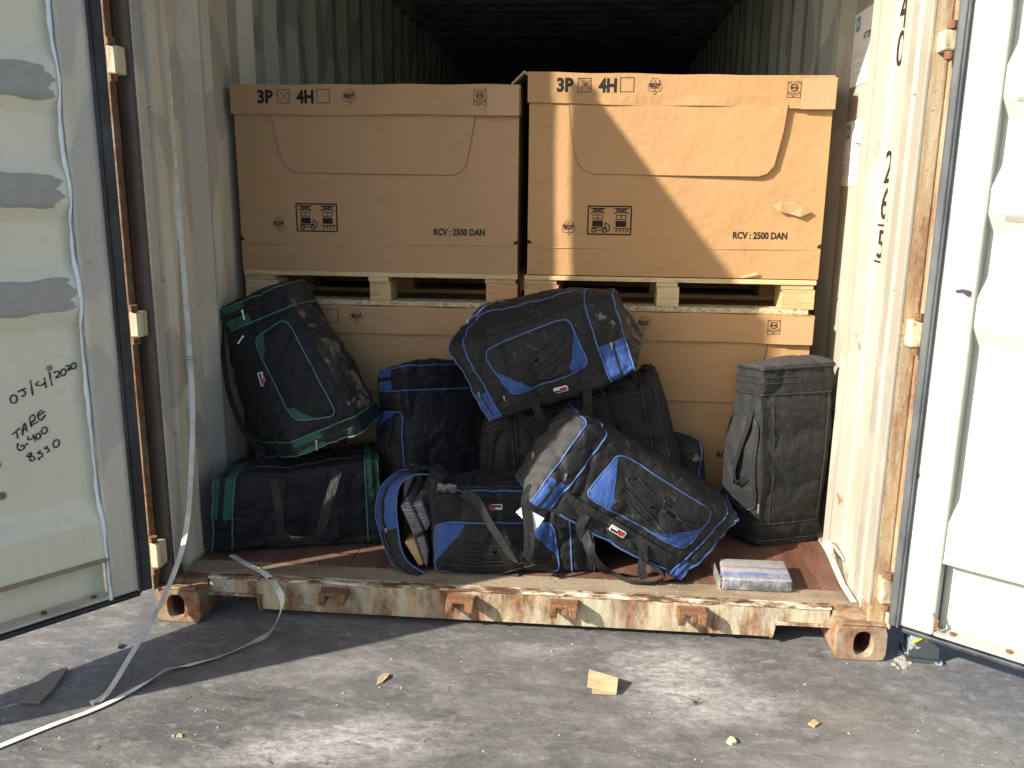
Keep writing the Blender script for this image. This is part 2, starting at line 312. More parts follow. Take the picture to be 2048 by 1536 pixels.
MAT['litterwood'] = wood('litter_wood', (.42, .29, .16), 9); MAT['leaf'] = plain('dry_leaf', (.42, .33, .20), .7); MAT['greyboard'] = plain('weathered_board', (.17, .155, .14), .8)
MAT['foam'] = plain('yellow_crumb', (.62, .56, .34), .9); MAT['twig'] = plain('dry_twig', (.10, .07, .04), .8)
# ground
m = NT('wet_worn_asphalt')
st1 = m.noise(1.1, 8, .68, m.mp((1, 1.7, 1), rot=(0, 0, .5))); st2 = m.noise(4.5, 8, .72, m.mp((1, 2.2, 1), rot=(0, 0, -.15)), .5); fine = m.noise(55, 6, .7)
c = m.ramp(st1, [(.3, (.088, .087, .086)), (.5, (.120, .118, .116)), (.7, (.165, .162, .158))])
c = m.mix(m.ramp(st2, [(.50, 0), (.72, .65)]), c, (.25, .24, .225))
c = m.mix(m.ramp(st2, [(.30, .7), (.42, 0)]), c, (.058, .052, .048))
c = m.mix(.55, c, m.ramp(fine, [(.3, .45), (.7, 1.0)]), 'MULTIPLY')
def blob(cx, cy, rx, ry, rot, thr, amt, colr):
    global c
    mp_ = m.n('Mapping'); m.l(m.gc.outputs['Position'], mp_.inputs[0]); mp_.vector_type = 'TEXTURE'; mp_.inputs['Location'].default_value = (cx, cy, 0); mp_.inputs['Rotation'].default_value = (0, 0, rot); mp_.inputs['Scale'].default_value = (rx, ry, 1)
    ln = m.n('VectorMath', operation='LENGTH'); m.l(mp_.outputs[0], ln.inputs[0])
    f = m.math('ADD', m.math('SUBTRACT', 1.0, ln.outputs['Value']), m.math('MULTIPLY', m.math('SUBTRACT', m.noise(7, 9, .8, m.mp((1, 2, 1))), .5), 2.2))
    c = m.mix(m.math('MULTIPLY', m.ramp(f, [(thr-.1, 0), (thr+.6, 1)]), m.math('MULTIPLY', m.ramp(m.noise(26, 8, .8, m.mp((1, 1.8, 1))), [(.40, .15), (.62, 1)]), amt)), c, colr)
for q, rx, ry, amt in (((1345, 1340), .26, .20, 1.0), ((1410, 1410), .32, .16, .9), ((700, 1480), .40, .14, 1.0), ((650, 1240), .2, .08, .5), ((1080, 1300), .25, .08, .35), ((560, 1510), .3, .08, .7), ((690, 1330), .35, .1, .4)):
    g = atz(*q, 0); blob(g[0], g[1], rx, ry, .15, .2, amt, (.40, .39, .37))
g = atz(1700, 1430, 0); blob(g[0], g[1], .3, .16, .3, .3, .55, (.16, .12, .08))
mid = m.noise(15, 9, .78, m.mp((1, 1.9, 1), rot=(0, 0, .2)), .3); c = m.mix(m.ramp(mid, [(.52, 0), (.70, .75)]), c, (.27, .26, .245)); c = m.mix(m.ramp(mid, [(.32, .6), (.44, 0)]), c, (.078, .073, .068))
spk = m.ramp(m.noise(150, 2, .5, m.mp((1, 1.6, 1))), [(.70, 0), (.74, 1)]); spk2 = m.ramp(m.noise(3, 3), [(.35, .15), (.65, 1)])
c = m.mix(m.math('MULTIPLY', spk, spk2), c, (.5, .48, .44))
scr = m.ramp(m.noise(30, 5, .7, m.mp((.35, 3, 1), rot=(0, 0, .9))), [(.70, 0), (.73, 1)]); c = m.mix(m.math('MULTIPLY', scr, .5), c, (.36, .34, .31))
m.col(c).rough(m.ramp(st2, [(.35, .40), (.6, .75)])); b = m.bump(st2, .35, .02); b = m.bump(mid, .28, .006, b); m.bump(m.noise(160, 4, .7), .30, .0018, b); MAT['ground'] = m.mat

# ------------------------------------------------------------------ ground
g = MB(); g.add([(-150, -150, 0), (150, -150, 0), (150, 150, 0), (-150, 150, 0)], [(0, 1, 2, 3)])
tag(g.build('ground', MAT['ground']), kind='structure')

# ------------------------------------------------------------------ 2d drawing on a plane (print, stencils)
class D2:
    def __init__(s, O, ex, ey, off=.001): s.O = V(*O); s.ex = V(*ex); s.ey = V(*ey); s.n = np.cross(s.ex, s.ey); s.mb = MB(); s.off = off
    fn = None
    def P(s, x, y): return s.O+s.ex*x+s.ey*y+s.n*s.off if s.fn is None else V(x, s.fn(x, y)-s.off, y)
    def poly(s, pts): s.mb.add([s.P(*p) for p in pts], [tuple(range(len(pts)))]); return s
    def rect(s, x0, y0, x1, y1):
        n = 8 if s.fn and abs(x1-x0) > .03 else 1
        for k in range(n): a, b = x0+(x1-x0)*k/n, x0+(x1-x0)*(k+1)/n; s.poly([(a, y0), (b, y0), (b, y1), (a, y1)])
        return s
    def line(s, pts, w, closed=False):
        pts = [np.array(p, float) for p in pts]; n = len(pts); L = []; Rr = []
        for i in range(n):
            if closed: t = pts[(i+1) % n]-pts[i-1]; t1 = pts[i]-pts[i-1]
            else: t = pts[min(i+1, n-1)]-pts[max(i-1, 0)]; t1 = pts[i]-pts[i-1] if i else t
            t = t/(np.hypot(*t)+1e-9); t1 = t1/(np.hypot(*t1)+1e-9); k = 1/max(.6, abs(t@t1)); nn = np.array([-t[1], t[0]])*w/2*k
            L.append(pts[i]+nn); Rr.append(pts[i]-nn)
        N = n if closed else n-1
        s.mb.add([s.P(*p) for p in L+Rr], [(i, n+i, n+(i+1) % n, (i+1) % n) for i in range(N)]); return s
    def frame(s, x0, y0, x1, y1, w):
        s.rect(x0, y0, x1, y0+w); s.rect(x0, y1-w, x1, y1); s.rect(x0, y0+w, x0+w, y1-w); s.rect(x1-w, y0+w, x1, y1-w); return s
    def circ(s, x, y, r, w, n=20): return s.line([(x+r*cos(2*pi*k/n), y+r*sin(2*pi*k/n)) for k in range(n)], w, True)
    def text(s, txt, x, y, h, bold=0, align='LEFT', width=None, rot=0):
        cu = bpy.data.curves.new('t', 'FONT'); cu.body = txt; cu.size = 1; cu.offset = bold; cu.align_x = align; cu.resolution_u = 3
        o = bpy.data.objects.new('t', cu); LINK(o); me = bpy.data.meshes.new_from_object(o); bpy.data.objects.remove(o)
        vs = np.array([v.co[:2] for v in me.vertices]); k = h/.70; sx = k
        if width: sx = width/(vs[:, 0].max()-vs[:, 0].min())
        X = vs[:, 0]*sx; Y = vs[:, 1]*k; cr_, sr_ = cos(rot), sin(rot)
        s.mb.add([s.P(x+a*cr_-b*sr_, y+a*sr_+b*cr_) for a, b in zip(X, Y)], [tuple(p.vertices) for p in me.polygons]); bpy.data.meshes.remove(me); return s
    def build(s, name, mat, parent, **k): return s.mb.build(name, mat, parent, **k)

# ------------------------------------------------------------------ the container
CT = thing('shipping_container', (0, 6, 0), 'open weathered cream shipping container with rusty sill holding boxes and bags', 'shipping container')
ZT = 2.77                                   # underside of the door header
def wall_profile():
    P = [(1.157, .085), (1.200, .095), (1.200, .125), (1.160, .142), (1.160, .262), (1.200, .325), (1.200, .445), (1.160, .51), (1.160, .60), (1.200, .665), (1.200, .95), (1.160, 1.02)]
    y = 1.02
    while y < 12.0:
        for dx, dy in ((1.160, .071), (1.197, .068), (1.197, .071), (1.160, .068)): y += dy; P.append((dx, y))
    return P
for sgn, mt in ((-1, 'cream_shaded'), (1, 'cream')):
    P = wall_profile(); k = 12
    for rng, name, mat in ((P[:k], 'side_wall_end', MAT[mt]), (P[k-1:], 'side_wall', MAT['inner'])):
        mb = MB(); G = []
        for x, y in rng: G.append([(sgn*x, y, .135), (sgn*x, y, 2.80), (sgn*(x+.006), y, 2.80), (sgn*(x+.006), y, .135)])
        mb.grid(G, closed=True); mb.build(name, mat, CT)
    # corner post with its inner bead and outer channel lip
    mb = MB(); mb.box((sgn*1.157, .022, .118), (sgn*1.211, .094, ZT+.1)); mb.build('corner_post', [MAT['channel_shade' if sgn < 0 else 'channel']], CT, bevel=.006)
    mb = MB(); mb.box((sgn*1.152, .0205 if sgn > 0 else .034, .185), (sgn*1.164, .088, ZT)); ps = mb.build('post_edge', MAT[mt], CT, bevel=.003)
    mb = MB(); mb.box((sgn*1.2115, -.012, .12), (sgn*1.219, .2, ZT+.1)); mb.build('post_flange', MAT['channel' if sgn > 0 else 'casting'], CT, bevel=.002)
    # lashing rods across the post groove
    zs = [at(290, 210, .11)[2], at(325, 562, .11)[2], at(368, 872, .11)[2]] if sgn < 0 else [at(1822, 185, .11)[2], at(1778, 580, .11)[2], at(1752, 755, .11)[2]]
    for z in zs:
        mb = MB(); mb.tube([(sgn*1.165, .088, z), (sgn*1.172, .11, z+.004), (sgn*1.165, .134, z)], .006, 8); mb.build('lashing_rod', MAT[mt], CT, smooth=True)
    # hinge blades and their pins
    hz = [((215, 93), (232, 150)), ((268, 622), (290, 672)), ((322, 1080), (342, 1130))] if sgn < 0 else [((1903, 62), (1893, 104)), ((1836, 640), (1826, 692)), ((1765, 1152), (1758, 1200))]
    for a, b in hz:
        z1, z0 = at(*a, 0)[2], at(*b, 0)[2]
        mb = MB(); mb.box((sgn*1.172, -.030, z0), (sgn*1.2065, .021, z1)); hb = mb.build('hinge', MAT['hinge'], CT, bevel=.005)
        for za, zb in ((z1+.002, z1+.022), (z0-.022, z0-.002)):
            p = MB(); p.tube([(sgn*1.193, -.024, za), (sgn*1.193, -.024, zb)], .013, 10); p.build('hinge_pin', MAT['lug'], hb, smooth=False)
    # corner casting with its oval hole
    n = 28; x0, x1 = 1.057, 1.219; zc = .058; hx, hz_ = .029, .041; cx = 1.145
    sq = []
    for k in range(n):
        a = 2*pi*k/n+pi/n; c_, s_ = cos(a), sin(a); e = (abs(c_)**9+abs(s_)**9)**(-1/9)
        sq.append(((x0+x1)/2+.081*e*c_, .059+.059*e*s_))
    ov = []
    for k in range(n):
        a = 2*pi*k/n+pi/n; c_, s_ = cos(a), sin(a); e = (abs(c_)**2.6+abs(s_)**2.6)**(-1/2.6); ov.append((cx+hx*e*c_, zc+hz_*e*s_))
    rings = [[(sgn*x, .175, z) for x, z in sq], [(sgn*x, .004, z) for x, z in sq], [(sgn*(x+(1.138-x)*.035), -.002, z+(.059-z)*.05) for x, z in sq],
             [(sgn*(x+(x-cx)*.12), -.002, z+(z-zc)*.10) for x, z in ov], [(sgn*x, .003, z) for x, z in ov], [(sgn*x, .03, z) for x, z in ov], [(sgn*(cx+(x-cx)*1.5), .034, zc+(z-zc)*1.25) for x, z in ov], [(sgn*(cx+(x-cx)*1.5), .14, zc+(z-zc)*1.25) for x, z in ov]]
    mb = MB(); mb.grid(rings, closed=True); mb.add(rings[-1], [tuple(range(n))]); mb.add(rings[0], [tuple(range(n))])
    cs = mb.build('corner_casting', MAT['casting'], CT, smooth=True); md = cs.modifiers.new('e', 'EDGE_SPLIT'); md.split_angle = radians(40)
    mb = MB(); mb.box((sgn*1.075, .0, .1185), (sgn*1.219, .03, .128)); mb.build('weld_bead', MAT['casting'], cs, bevel=.004)
# plate joining post to sill on each side
for sgn in (-1, 1):
    mb = MB(); mb.prism([(sgn*1.157, .03, .10), (sgn*1.065, .079, .10), (sgn*1.065, .079, .1305), (sgn*1.157, .03, .145)], (0, .05, 0)); mb.build('gusset', MAT['casting'], CT)
# sill: front plate with fork notches
def sillz(x): return .030
poly = [(-1.057, .1335), (-1.057, .080)]
L0, L1 = at(424, 1190, YS)[0], at(520, 1190, YS)[0]; R0, R1 = at(1545, 1250, YS)[0], at(1652, 1250, YS)[0]
zb = .024; zn = at(470, 1187, YS)[2]
outline = [(-1.057, .1345), (-1.057, zn), (L1-.012, zn), (L1-.004, zn-.012), (L1+.004, zb), (R0-.004, zb), (R0+.004, zn-.012), (R0+.014, zn), (1.057, zn), (1.057, .1345)]
mb = MB(); mb.prism([(x, YS, z) for x, z in outline], (0, .008, 0)); sill = mb.build('door_sill', MAT['sill'], CT)
rim = MB()
for seq in (outline[1:5], outline[5:9]):
    Q = [(x, YS-.001, z) for x, z in seq]; rim.ribbon(cr(Q, 3), .022, .008, sides=[(0, 1, 0)]*len(cr(Q, 3)))
rim.build('notch_rim', MAT['rustrim'], sill)
mb = MB(); mb.box((L1, YS+.008, zb), (R0, YS+.16, zb+.006)); mb.build('bottom_flange', MAT['sill'], sill)
# threshold: rounded lip, groove and plate
xe = 1.156; prof = [(YS-.003, .1305), (YS-.005, .1335), (YS-.001, .1375), (YS+.010, .1395), (YS+.020, .1385), (YS+.0235, .1345), (YS+.027, .1345), (YS+.030, .1392), (YS+.030, .120)]
mb = MB(); G = [[(x, y, z) for y, z in prof] for x in np.linspace(-1.06, 1.06, 60)]
G = [[(x, y+.0012*sin(x*37)+.0015*sin(x*91+1), z+.0012*sin(x*53+2)) for x, y, z in r] for r in G]; mb.grid(G); mb.build('threshold_lip', MAT['lip'], CT, smooth=True)
mb = MB(); mb.box((-xe, YS+.0305, .115), (xe, YS+.125, FZ)); mb.build('threshold_plate', MAT['plate'], CT)
for k, (a, b) in enumerate(((-1.156, -.60), (-.597, -.001), (.002, .60), (.603, 1.156))):
    for j, (c_, d_) in enumerate(((YS+.128, 2.4), (2.404, 4.8), (4.804, 7.2), (7.204, 9.6), (9.604, 12.1))):
        mb = MB(); mb.box((a, c_, .110), (b, d_, FZ-.001*((k+j) % 2))); mb.build('floor_board', MAT['ply'], CT)
# lock keepers on the sill
for (px, py, wd) in ((668, 1184, 1), (922, 1198, 2), (1128, 1208, 3), (1384, 1222, 3)):
    c0 = at(px, py, YS-.02); x, z = c0[0], c0[2]-.010
    mb = MB(); mb.box((x-.050, YS-.010, z-.006), (x+.050, YS-.001, z+.020)); kp = mb.build('lock_keeper', MAT['lug'], CT, bevel=.004)
    mb = MB(); mb.box((x-.046, YS-.048, z+.004), (x+.048, YS-.010, z+.018)); mb.build('keeper_lip', MAT['lug'], kp, bevel=.004)
    mb = MB(); mb.hexa([(x-.048, YS-.060, z-.028), (x-.022, YS-.052, z-.028), (x-.022, YS-.004, z-.016), (x-.050, YS-.004, z-.016), (x-.048, YS-.052, z+.012), (x-.022, YS-.05, z+.012), (x-.022, YS-.004, z+.012), (x-.05, YS-.004, z+.012)]); mb.build('keeper_tooth', MAT['lug'], kp, bevel=.004)
    mb = MB(); mb.hexa([(x+.018, YS-.058, z-.020), (x+.045, YS-.062, z-.024), (x+.048, YS-.004, z-.012), (x+.018, YS-.004, z-.012), (x+.015, YS-.052, z+.012), (x+.048, YS-.052, z+.014), (x+.048, YS-.004, z+.012), (x+.018, YS-.004, z+.012)]); mb.build('keeper_tooth', MAT['lug'], kp, bevel=.005)
    if wd == 3:
        mb = MB(); mb.hexa([(x-.006, YS-.050, z-.018), (x+.016, YS-.05, z-.018), (x+.018, YS-.004, z-.006), (x-.006, YS-.004, z-.006), (x-.004, YS-.046, z+.010), (x+.018, YS-.046, z+.010), (x+.018, YS-.004, z+.01), (x-.006, YS-.004, z+.01)]); mb.build('keeper_tooth', MAT['lug'], kp, bevel=.004)
# header, roof, far end, top rails, bottom rails
mb = MB(); mb.box((-1.219, -.02, ZT), (1.219, .12, 2.90)); mb.build('door_header', MAT['cream'], CT, bevel=.01)
mb = MB(); G = []; y = .12; zz = 2.80
while y < 12.1:
    for dz, dy in ((0, .09), (.022, .045), (.022, .09), (0, .045)): G.append([(-1.149, y, 2.80+dz), (1.149, y, 2.80+dz), (1.149, y, 2.85+dz), (-1.149, y, 2.85+dz)]); y += dy
mb.grid(G, closed=True); mb.build('roof', MAT['inner'], CT)
for sgn in (-1, 1):
    mb = MB(); mb.box((sgn*1.150, .12, 2.72), (sgn*1.219, 12.19, 2.84)); mb.build('top_rail', MAT['inner'], CT)
    mb = MB(); mb.box((sgn*1.158, .10, .09), (sgn*1.2185, 12.19, .150)); mb.build('bottom_rail', MAT['cream'], CT)
mb = MB(); mb.box((-1.219, 12.1, .05), (1.219, 12.19, 2.9)); mb.build('end_wall', MAT['inner'], CT)
# crossmembers under the floor
for k, y in enumerate(np.arange(.30, 3.2, .32)):
    mb = MB(); mb.box((-1.15, y, .02), (1.15, y+.04, .109)); mb.build('crossmember', MAT['casting'], CT)

# doors ---------------------------------------------------------------
HINGE = {-1: (V(-1.194, -.071, 0), V(-cos(radians(51.5)), -sin(radians(51.5)), 0)), 1: (V(1.2, -.06, 0), V(cos(radians(35.6)), -sin(radians(35.6)), 0))}
DN = {}
for s_ in (-1, 1):
    H, d = HINGE[s_]; nn = V(-d[1], d[0], 0)
    if nn[1] > 0 and s_ == 1: nn = -nn
    if s_ == -1 and nn[0] < 0: nn = -nn
    DN[s_] = nn
def dpt(s_, m, z, n=0): H, d = HINGE[s_]; return H+d*m+DN[s_]*n+V(0, 0, z)
def dray(s_, px, py, off=0):                # photo point -> (m, z) on the door's inner plane
    H, d = HINGE[s_]; nn = DN[s_]; v = ray(px, py); t = nn@(H+nn*off-CP)/(nn@v); P = CP+v*t; return (P-H)@d, P[2]
Z1 = 2.75
for s_ in (-1, 1):
    Z0 = .162 if s_ < 0 else .168
    W = 1.08 if s_ < 0 else 1.16; H, d = HINGE[s_]; pm, tm = (MAT['door'], MAT['tubegrey']) if s_ < 0 else (MAT['door_sunlit'], MAT['tube_sunlit'])  # left door kept short out of view so its shadow edge lands in place
    def dbox(mb, m0, m1, z0, z1, n0, n1): return mb.hexa([dpt(s_, m0, z0, n0), dpt(s_, m1, z0, n0), dpt(s_, m1, z0, n1), dpt(s_, m0, z0, n1), dpt(s_, m0, z1, n0), dpt(s_, m1, z1, n0), dpt(s_, m1, z1, n1), dpt(s_, m0, z1, n1)])
    # pressed panel with horizontal troughs; door = its panel mesh
    prof = ([(.30, -.004), (.43, -.004), (.50, -.040)] if s_ < 0 else [(.41, -.006), (.52, -.006), (.60, -.040)])+[(1.04, -.040), (1.11, -.006), (1.18, -.006), (1.25, -.036), (1.36, -.036), (1.42, -.006), (1.48, -.006), (1.55, -.036), (1.66, -.036), (1.72, -.006), (1.79, -.006), (1.86, -.036), (1.97, -.036), (2.03, -.006), (2.10, -.006), (2.17, -.036), (2.45, -.036), (2.52, -.01), (2.60, -.01)]
    ps = []
    for (a, b), (c_, e) in zip(prof[:-1], prof[1:]):
        for t, t2 in ((0, 0), (.10, .03), (.22, .16), (.5, .5), (.78, .84), (.90, .97)): ps.append((a+(c_-a)*t, b+(e-b)*t2))
    ps.append(prof[-1]); mm = [.105, .118]+list(np.linspace(.13, W-.12, 12))+[W-.1]
    mb = MB(); G = []
    for z, n_ in ps: G.append([dpt(s_, m, z, n_-.012*(0)) for m in mm])
    mb.grid(G); G2 = [[p-DN[s_]*.004 for p in r] for r in G]; mb.grid(G2)
    door = mb.build('door', pm, CT, smooth=True)
    mb = MB(); g0 = .030 if s_ < 0 else .018; dbox(mb, g0, .122, Z0, Z1, -.045, .004); dbox(mb, W-.11, W-.012, Z0, Z1, -.055, .004); mb.build('door_frame', tm, door, bevel=.009, seg=3)
    mb = MB(); zl_ = .305 if s_ < 0 else .415; dbox(mb, .1225, W-.1105, Z0+.004, zl_+.02, -.060, -.052); mb.build('bottom_rail', pm, door, bevel=.004)
    mb = MB(); dbox(mb, .1225, W-.1105, zl_-.012, zl_+.002, -.0517, .004); mb.build('rail_ledge', MAT['plate'] if s_ < 0 else tm, door, bevel=.003)
    mb = MB(); dbox(mb, .1225, W-.1105, Z0+.002, Z0+.012, -.0517, .003); mb.build('rail_ledge', tm, door, bevel=.003)
    mb = MB(); dbox(mb, .1225, W-.1105, 2.6, Z1, -.055, .0); mb.build('top_rail', pm, door, bevel=.004)
    # rubber gasket: lips along the hinge edge, the free edge and the bottom
    gm = MAT['rubber'] if s_ < 0 else MAT['rubber_sunlit']
    gk = MB(); dbox(gk, -.006, g0-.0005, Z0-.004, Z1, -.008, .012); gk.build('gasket', gm, door, bevel=.005)
    gk = MB(); dbox(gk, g0+.0005, g0+.009, Z0-.004, Z1, .0045, .018); gk.build('gasket', gm, door, bevel=.004)
    gk = MB(); dbox(gk, .035, W, Z0-.016, Z0-.001, -.03, .012); gk.build('gasket', MAT['rubber'], door, bevel=.004)
    gk = MB(); dbox(gk, W-.011, W+.008, Z0, Z1, -.03, .012); gk.build('gasket', gm, door, bevel=.004)
    if s_ < 0:                              # bead of white sealant along the frame
        zz_ = np.linspace(.16, 2.66, 160); P = []
        for z in zz_:
            n_ = np.interp(z, [p[0] for p in ps], [p[1] for p in ps]); P.append(dpt(s_, .126+.0008*sin(z*60)-n_*.10, z, .5*n_+.002))
        mb = MB(); mb.tube(P, [.0055+.002*sin(z*17)+.001*sin(z*83) for z in zz_], 6); mb.build('sealant_bead', MAT['caulk'], door, smooth=True)
    # grey primer patches rolled over the flush bands
    def dpatch(pts, mat, name, off=.0015, n=30):
        (a0, z0), (a1, z1) = pts; mb = MB(); G = []
        zs_ = np.linspace(z0, z1, n); ms_ = np.linspace(a0, a1, n)
        for i, z in enumerate(zs_):
            row = []
            for j, mm_ in enumerate(ms_):
                e = .010*sin(i*.45+z0*9)+.004*sin(i*1.3+z0*30)+.0015*sin(i*2.9)
                f = (abs(2*i/(n-1)-1))**4*.02
                x = mm_+(e+f)*(1 if j == 0 else (0 if j == n-1 else (1-j/(n-1)))); zz2 = z+.004*sin(j*.5+z*7)+.0025*sin(j*1.4+z*20)
                n_ = np.interp(zz2, [p[0] for p in ps], [p[1] for p in ps]); row.append(dpt(s_, x, zz2, n_+off))
            G.append(row)
        mb.grid(G); return mb.build(name, mat, door, smooth=True)
    pg = plain('primer_patch_%d' % s_, (.37, .37, .335) if s_ < 0 else (.31, .325, .295), .6, 0, .12)
    for z0_, z1_, m0_ in ((1.70, 1.795, .145), (1.405, 1.50, .150), (1.10, 1.20, .142)) if s_ < 0 else ((1.70, 1.76, .16), (1.40, 1.50, .145), (1.13, 1.23, .160)): dpatch(((m0_, z0_), (.85, z1_)), pg, 'primer_patch')
    for z0_, a_, b_ in ((.62, .44, .9),) if s_ < 0 else ((.70, .5, .9),): pass
    for k in range(7):                      # rivets in the bottom rail
        mb = MB(); c0 = dpt(s_, .17+k*.15, Z0+.028, -.012); c1 = dpt(s_, .17+k*.15, Z0+.028, -.004); mb.tube([dpt(s_, .17+k*.15, Z0+.0125, -.022), dpt(s_, .17+k*.15, Z0+.018, -.022)], .009, 10); mb.build('rivet', MAT['lug'], door)
dl = [o for o in bpy.data.objects if o.name == 'door'][0]; dr_ = [o for o in bpy.data.objects if o.name == 'door.001'][0]
for nm, mt_, pts in (('rust_stain', 'lug', [(1866, 1226), (1871, 1224), (1873, 1236), (1879, 1240), (1876, 1250), (1882, 1262), (1870, 1258), (1871, 1244)]), ('paint_scuff', 'marker', [(1912, 580), (1928, 578), (1944, 582), (1943, 590), (1936, 593), (1926, 586), (1914, 586)]), ('rust_stain', 'lug', [(1936, 586), (1945, 586), (1943, 595), (1937, 594)]), ('rust_stain', 'lug', [(1831, 946), (1839, 944), (1842, 952), (1836, 958), (1831, 955)]), ('paint_scuff', 'inkf', [(1874, 520), (1878, 516), (1879, 548), (1873, 580), (1870, 576), (1873, 545)])):
    mb = MB(); P = []
    for q in pts: m_, z_ = dray(1, *q, .0); P.append(dpt(1, m_, z_, .0048))
    mb.add(P, [tuple(range(len(P)))]); mb.build(nm, MAT[mt_], dr_)
# drain holes in the left door
for px, py, r_ in ((99, 736, .0085), (4, 992, .012), (-6, 930, .011)):
    m_, z_ = dray(-1, px, py, -.038); mb = MB(); c0 = dpt(-1, m_, z_, -.0385)
    for rr, hh in ((r_, .0),): mb.add([c0+DN[-1]*.002+HINGE[-1][1]*r_*cos(a)+V(0, 0, r_*sin(a)) for a in np.linspace(0, 2*pi, 15)[:-1]], [tuple(range(14))])
    mb.build('bolt_hole', MAT['plate'], dl)
# handwriting in marker
def ell(cx, cy, rx, ry, tilt=0, n=18, a0=-.4): return [(cx+rx*cos(a)*cos(tilt)-ry*sin(a)*sin(tilt), cy+rx*cos(a)*sin(tilt)+ry*sin(a)*cos(tilt)) for a in np.linspace(a0, a0+2*pi+.3, n)]
ST = [ell(170, 665, 42, 50, .2), [(220, 580), (270, 550), (320, 535)], [(268, 552), (300, 568), (316, 595), (300, 622), (262, 630)], [(375, 430), (390, 530), (405, 620)],
      [(478, 440), (446, 486), (500, 498), (552, 468)], [(545, 400), (568, 530)], [(605, 325), (622, 410), (640, 500)], [(660, 345), (700, 322), (728, 338), (716, 372), (686, 406), (742, 384)], ell(780, 336, 30, 42, .2),
      [(806, 268), (834, 250), (852, 264), (842, 296), (834, 316), (884, 284)], ell(906, 256, 28, 38, .3),
      [(145, 1105), (245, 1020)], [(200, 1062), (222, 1150)], [(278, 1110), (288, 1000), (308, 968), (336, 1066)], [(264, 1052), (332, 1022)], [(388, 1010), (362, 892)], [(355, 902), (398, 864), (432, 882), (420, 926), (374, 966), (404, 974), (472, 944)],
      [(518, 795), (466, 852), (498, 928), (562, 858)], [(482, 868), (550, 814)], [(226, 1206), (214, 1252), (236, 1292), (280, 1286), (302, 1254), (286, 1230), (254, 1250)], [(335, 1205), (324, 1236)], [(350, 1120), (340, 1156), (376, 1162), (412, 1134)], [(404, 1100), (440, 1186)],
      ell(470, 1122, 28, 35, .3), ell(546, 1050, 33, 42, .5), [(390, 1322), (346, 1346), (338, 1372), (398, 1368), (430, 1396), (400, 1426), (366, 1406), (378, 1368), (392, 1330)], [(474, 1378), (482, 1416)],
      [(502, 1298), (460, 1330), (510, 1330), (526, 1358), (500, 1386)], [(592, 1244), (546, 1270), (590, 1274), (602, 1300), (574, 1322)], ell(692, 1212, 36, 48, .4)]
mb = MB(); HW = []
for stt in ST:
    Q = cr([(x, y, 0) for x, y in stt], 4) if len(stt) > 2 else [V(*stt[0], 0), V((stt[0][0]+stt[1][0])/2+2, (stt[0][1]+stt[1][1])/2, 0), V(*stt[1], 0)]
    P = []
    for q in Q: m_, z_ = dray(-1, q[0]/6.145, 690+q[1]/6.145, -.038); P.append(dpt(-1, m_, z_, -.0380))
    mb.ribbon(P, [.0042+.0010*sin(k*.9+len(HW)) for k in range(len(P))], .0006, up=tuple(DN[-1])); HW.append(1)
    if len(HW) in (11, 19, 25, len(ST)): mb.build('handwriting', MAT['marker'], dl); mb = MB()

# paint on the right wall: stacked stencil digits and two stuck notices
mb = D2((0, 0, 0), (0, 1, 0), (0, 0, 1)); X = 1.1985
mb.O = V(X, 0, 0); mb.ex = V(0, -1, 0); mb.ey = V(0, 0, 1); mb.n = V(-1, 0, 0)
for ch, px, y0, y1 in (('4', 1814, -32, 52), ('0', 1802, 60, 130), ('1', 1797, 137, 203), ('1', 1787, 230, 297), ('2', 1776, 300, 366), ('6', 1768, 374, 438), ('5', 1760, 458, 516)):
    z1 = atx(px, y0, X)[2]; z0 = atx(px, y1, X)[2]; yc = .398
    mb.text(ch, -yc-.040, z0, z1-z0, bold=0, width=.035 if ch == '1' else .066)
    if ch == '5': mb.frame(-yc-.058, z0-.016, -yc+.05, z1+.016, .006)
mb.build('stencil_number', MAT['ink'], CT)
for k, (y0, y1, pxr, pxl) in enumerate(((26, 175, 1735, 1715), (238, 372, 1712, 1700))):
    z1, z0 = atx(1720, y0, X)[2], atx(1705, y1, X)[2]
    d = D2((X, 0, 0), (0, -1, 0), (0, 0, 1), .0012); d.n = V(-1, 0, 0); d.rect(-.94, z0, -.70, z1); nt = d.build('paper_notice', MAT['white'], CT)
    q = D2((X, 0, 0), (0, -1, 0), (0, 0, 1), .0022); q.n = V(-1, 0, 0)
    r = D2((X, 0, 0), (0, -1, 0), (0, 0, 1), .003); r.n = V(-1, 0, 0)
    q.rect(-.920, z1-.064, -.872, z1-.014); q.build('blue_logo', MAT['logoblue'], nt)
    pts = []
    for i in range(14): a = 2*pi*i/14+pi/2; rr = .015 if i % 2 == 0 else .006; pts.append((-.896+1.35*rr*cos(a), z1-.039+1.35*rr*sin(a)))
    r.poly(pts); r.build('logo_star', MAT['white'], nt)
    t = D2((X, 0, 0), (0, -1, 0), (0, 0, 1), .0022); t.n = V(-1, 0, 0); t.text('ATTENTION', -.815, z1-.105, .022, bold=.01)
    t.build('notice_heading', MAT['ink'], nt)
    t = D2((X, 0, 0), (0, -1, 0), (0, 0, 1), .0022); t.n = V(-1, 0, 0); zz_ = z1-.14
    while zz_ > z0+.04:
        for a, b in ((-.925, -.88), (-.872, -.81), (-.802, -.77), (-.762, -.715)): t.rect(a, zz_, b-.01*random.random(), zz_+.0022)
        zz_ -= .0105 if random.random() > .15 else .022
    t.build('notice_text', MAT['inkgrey'], nt)

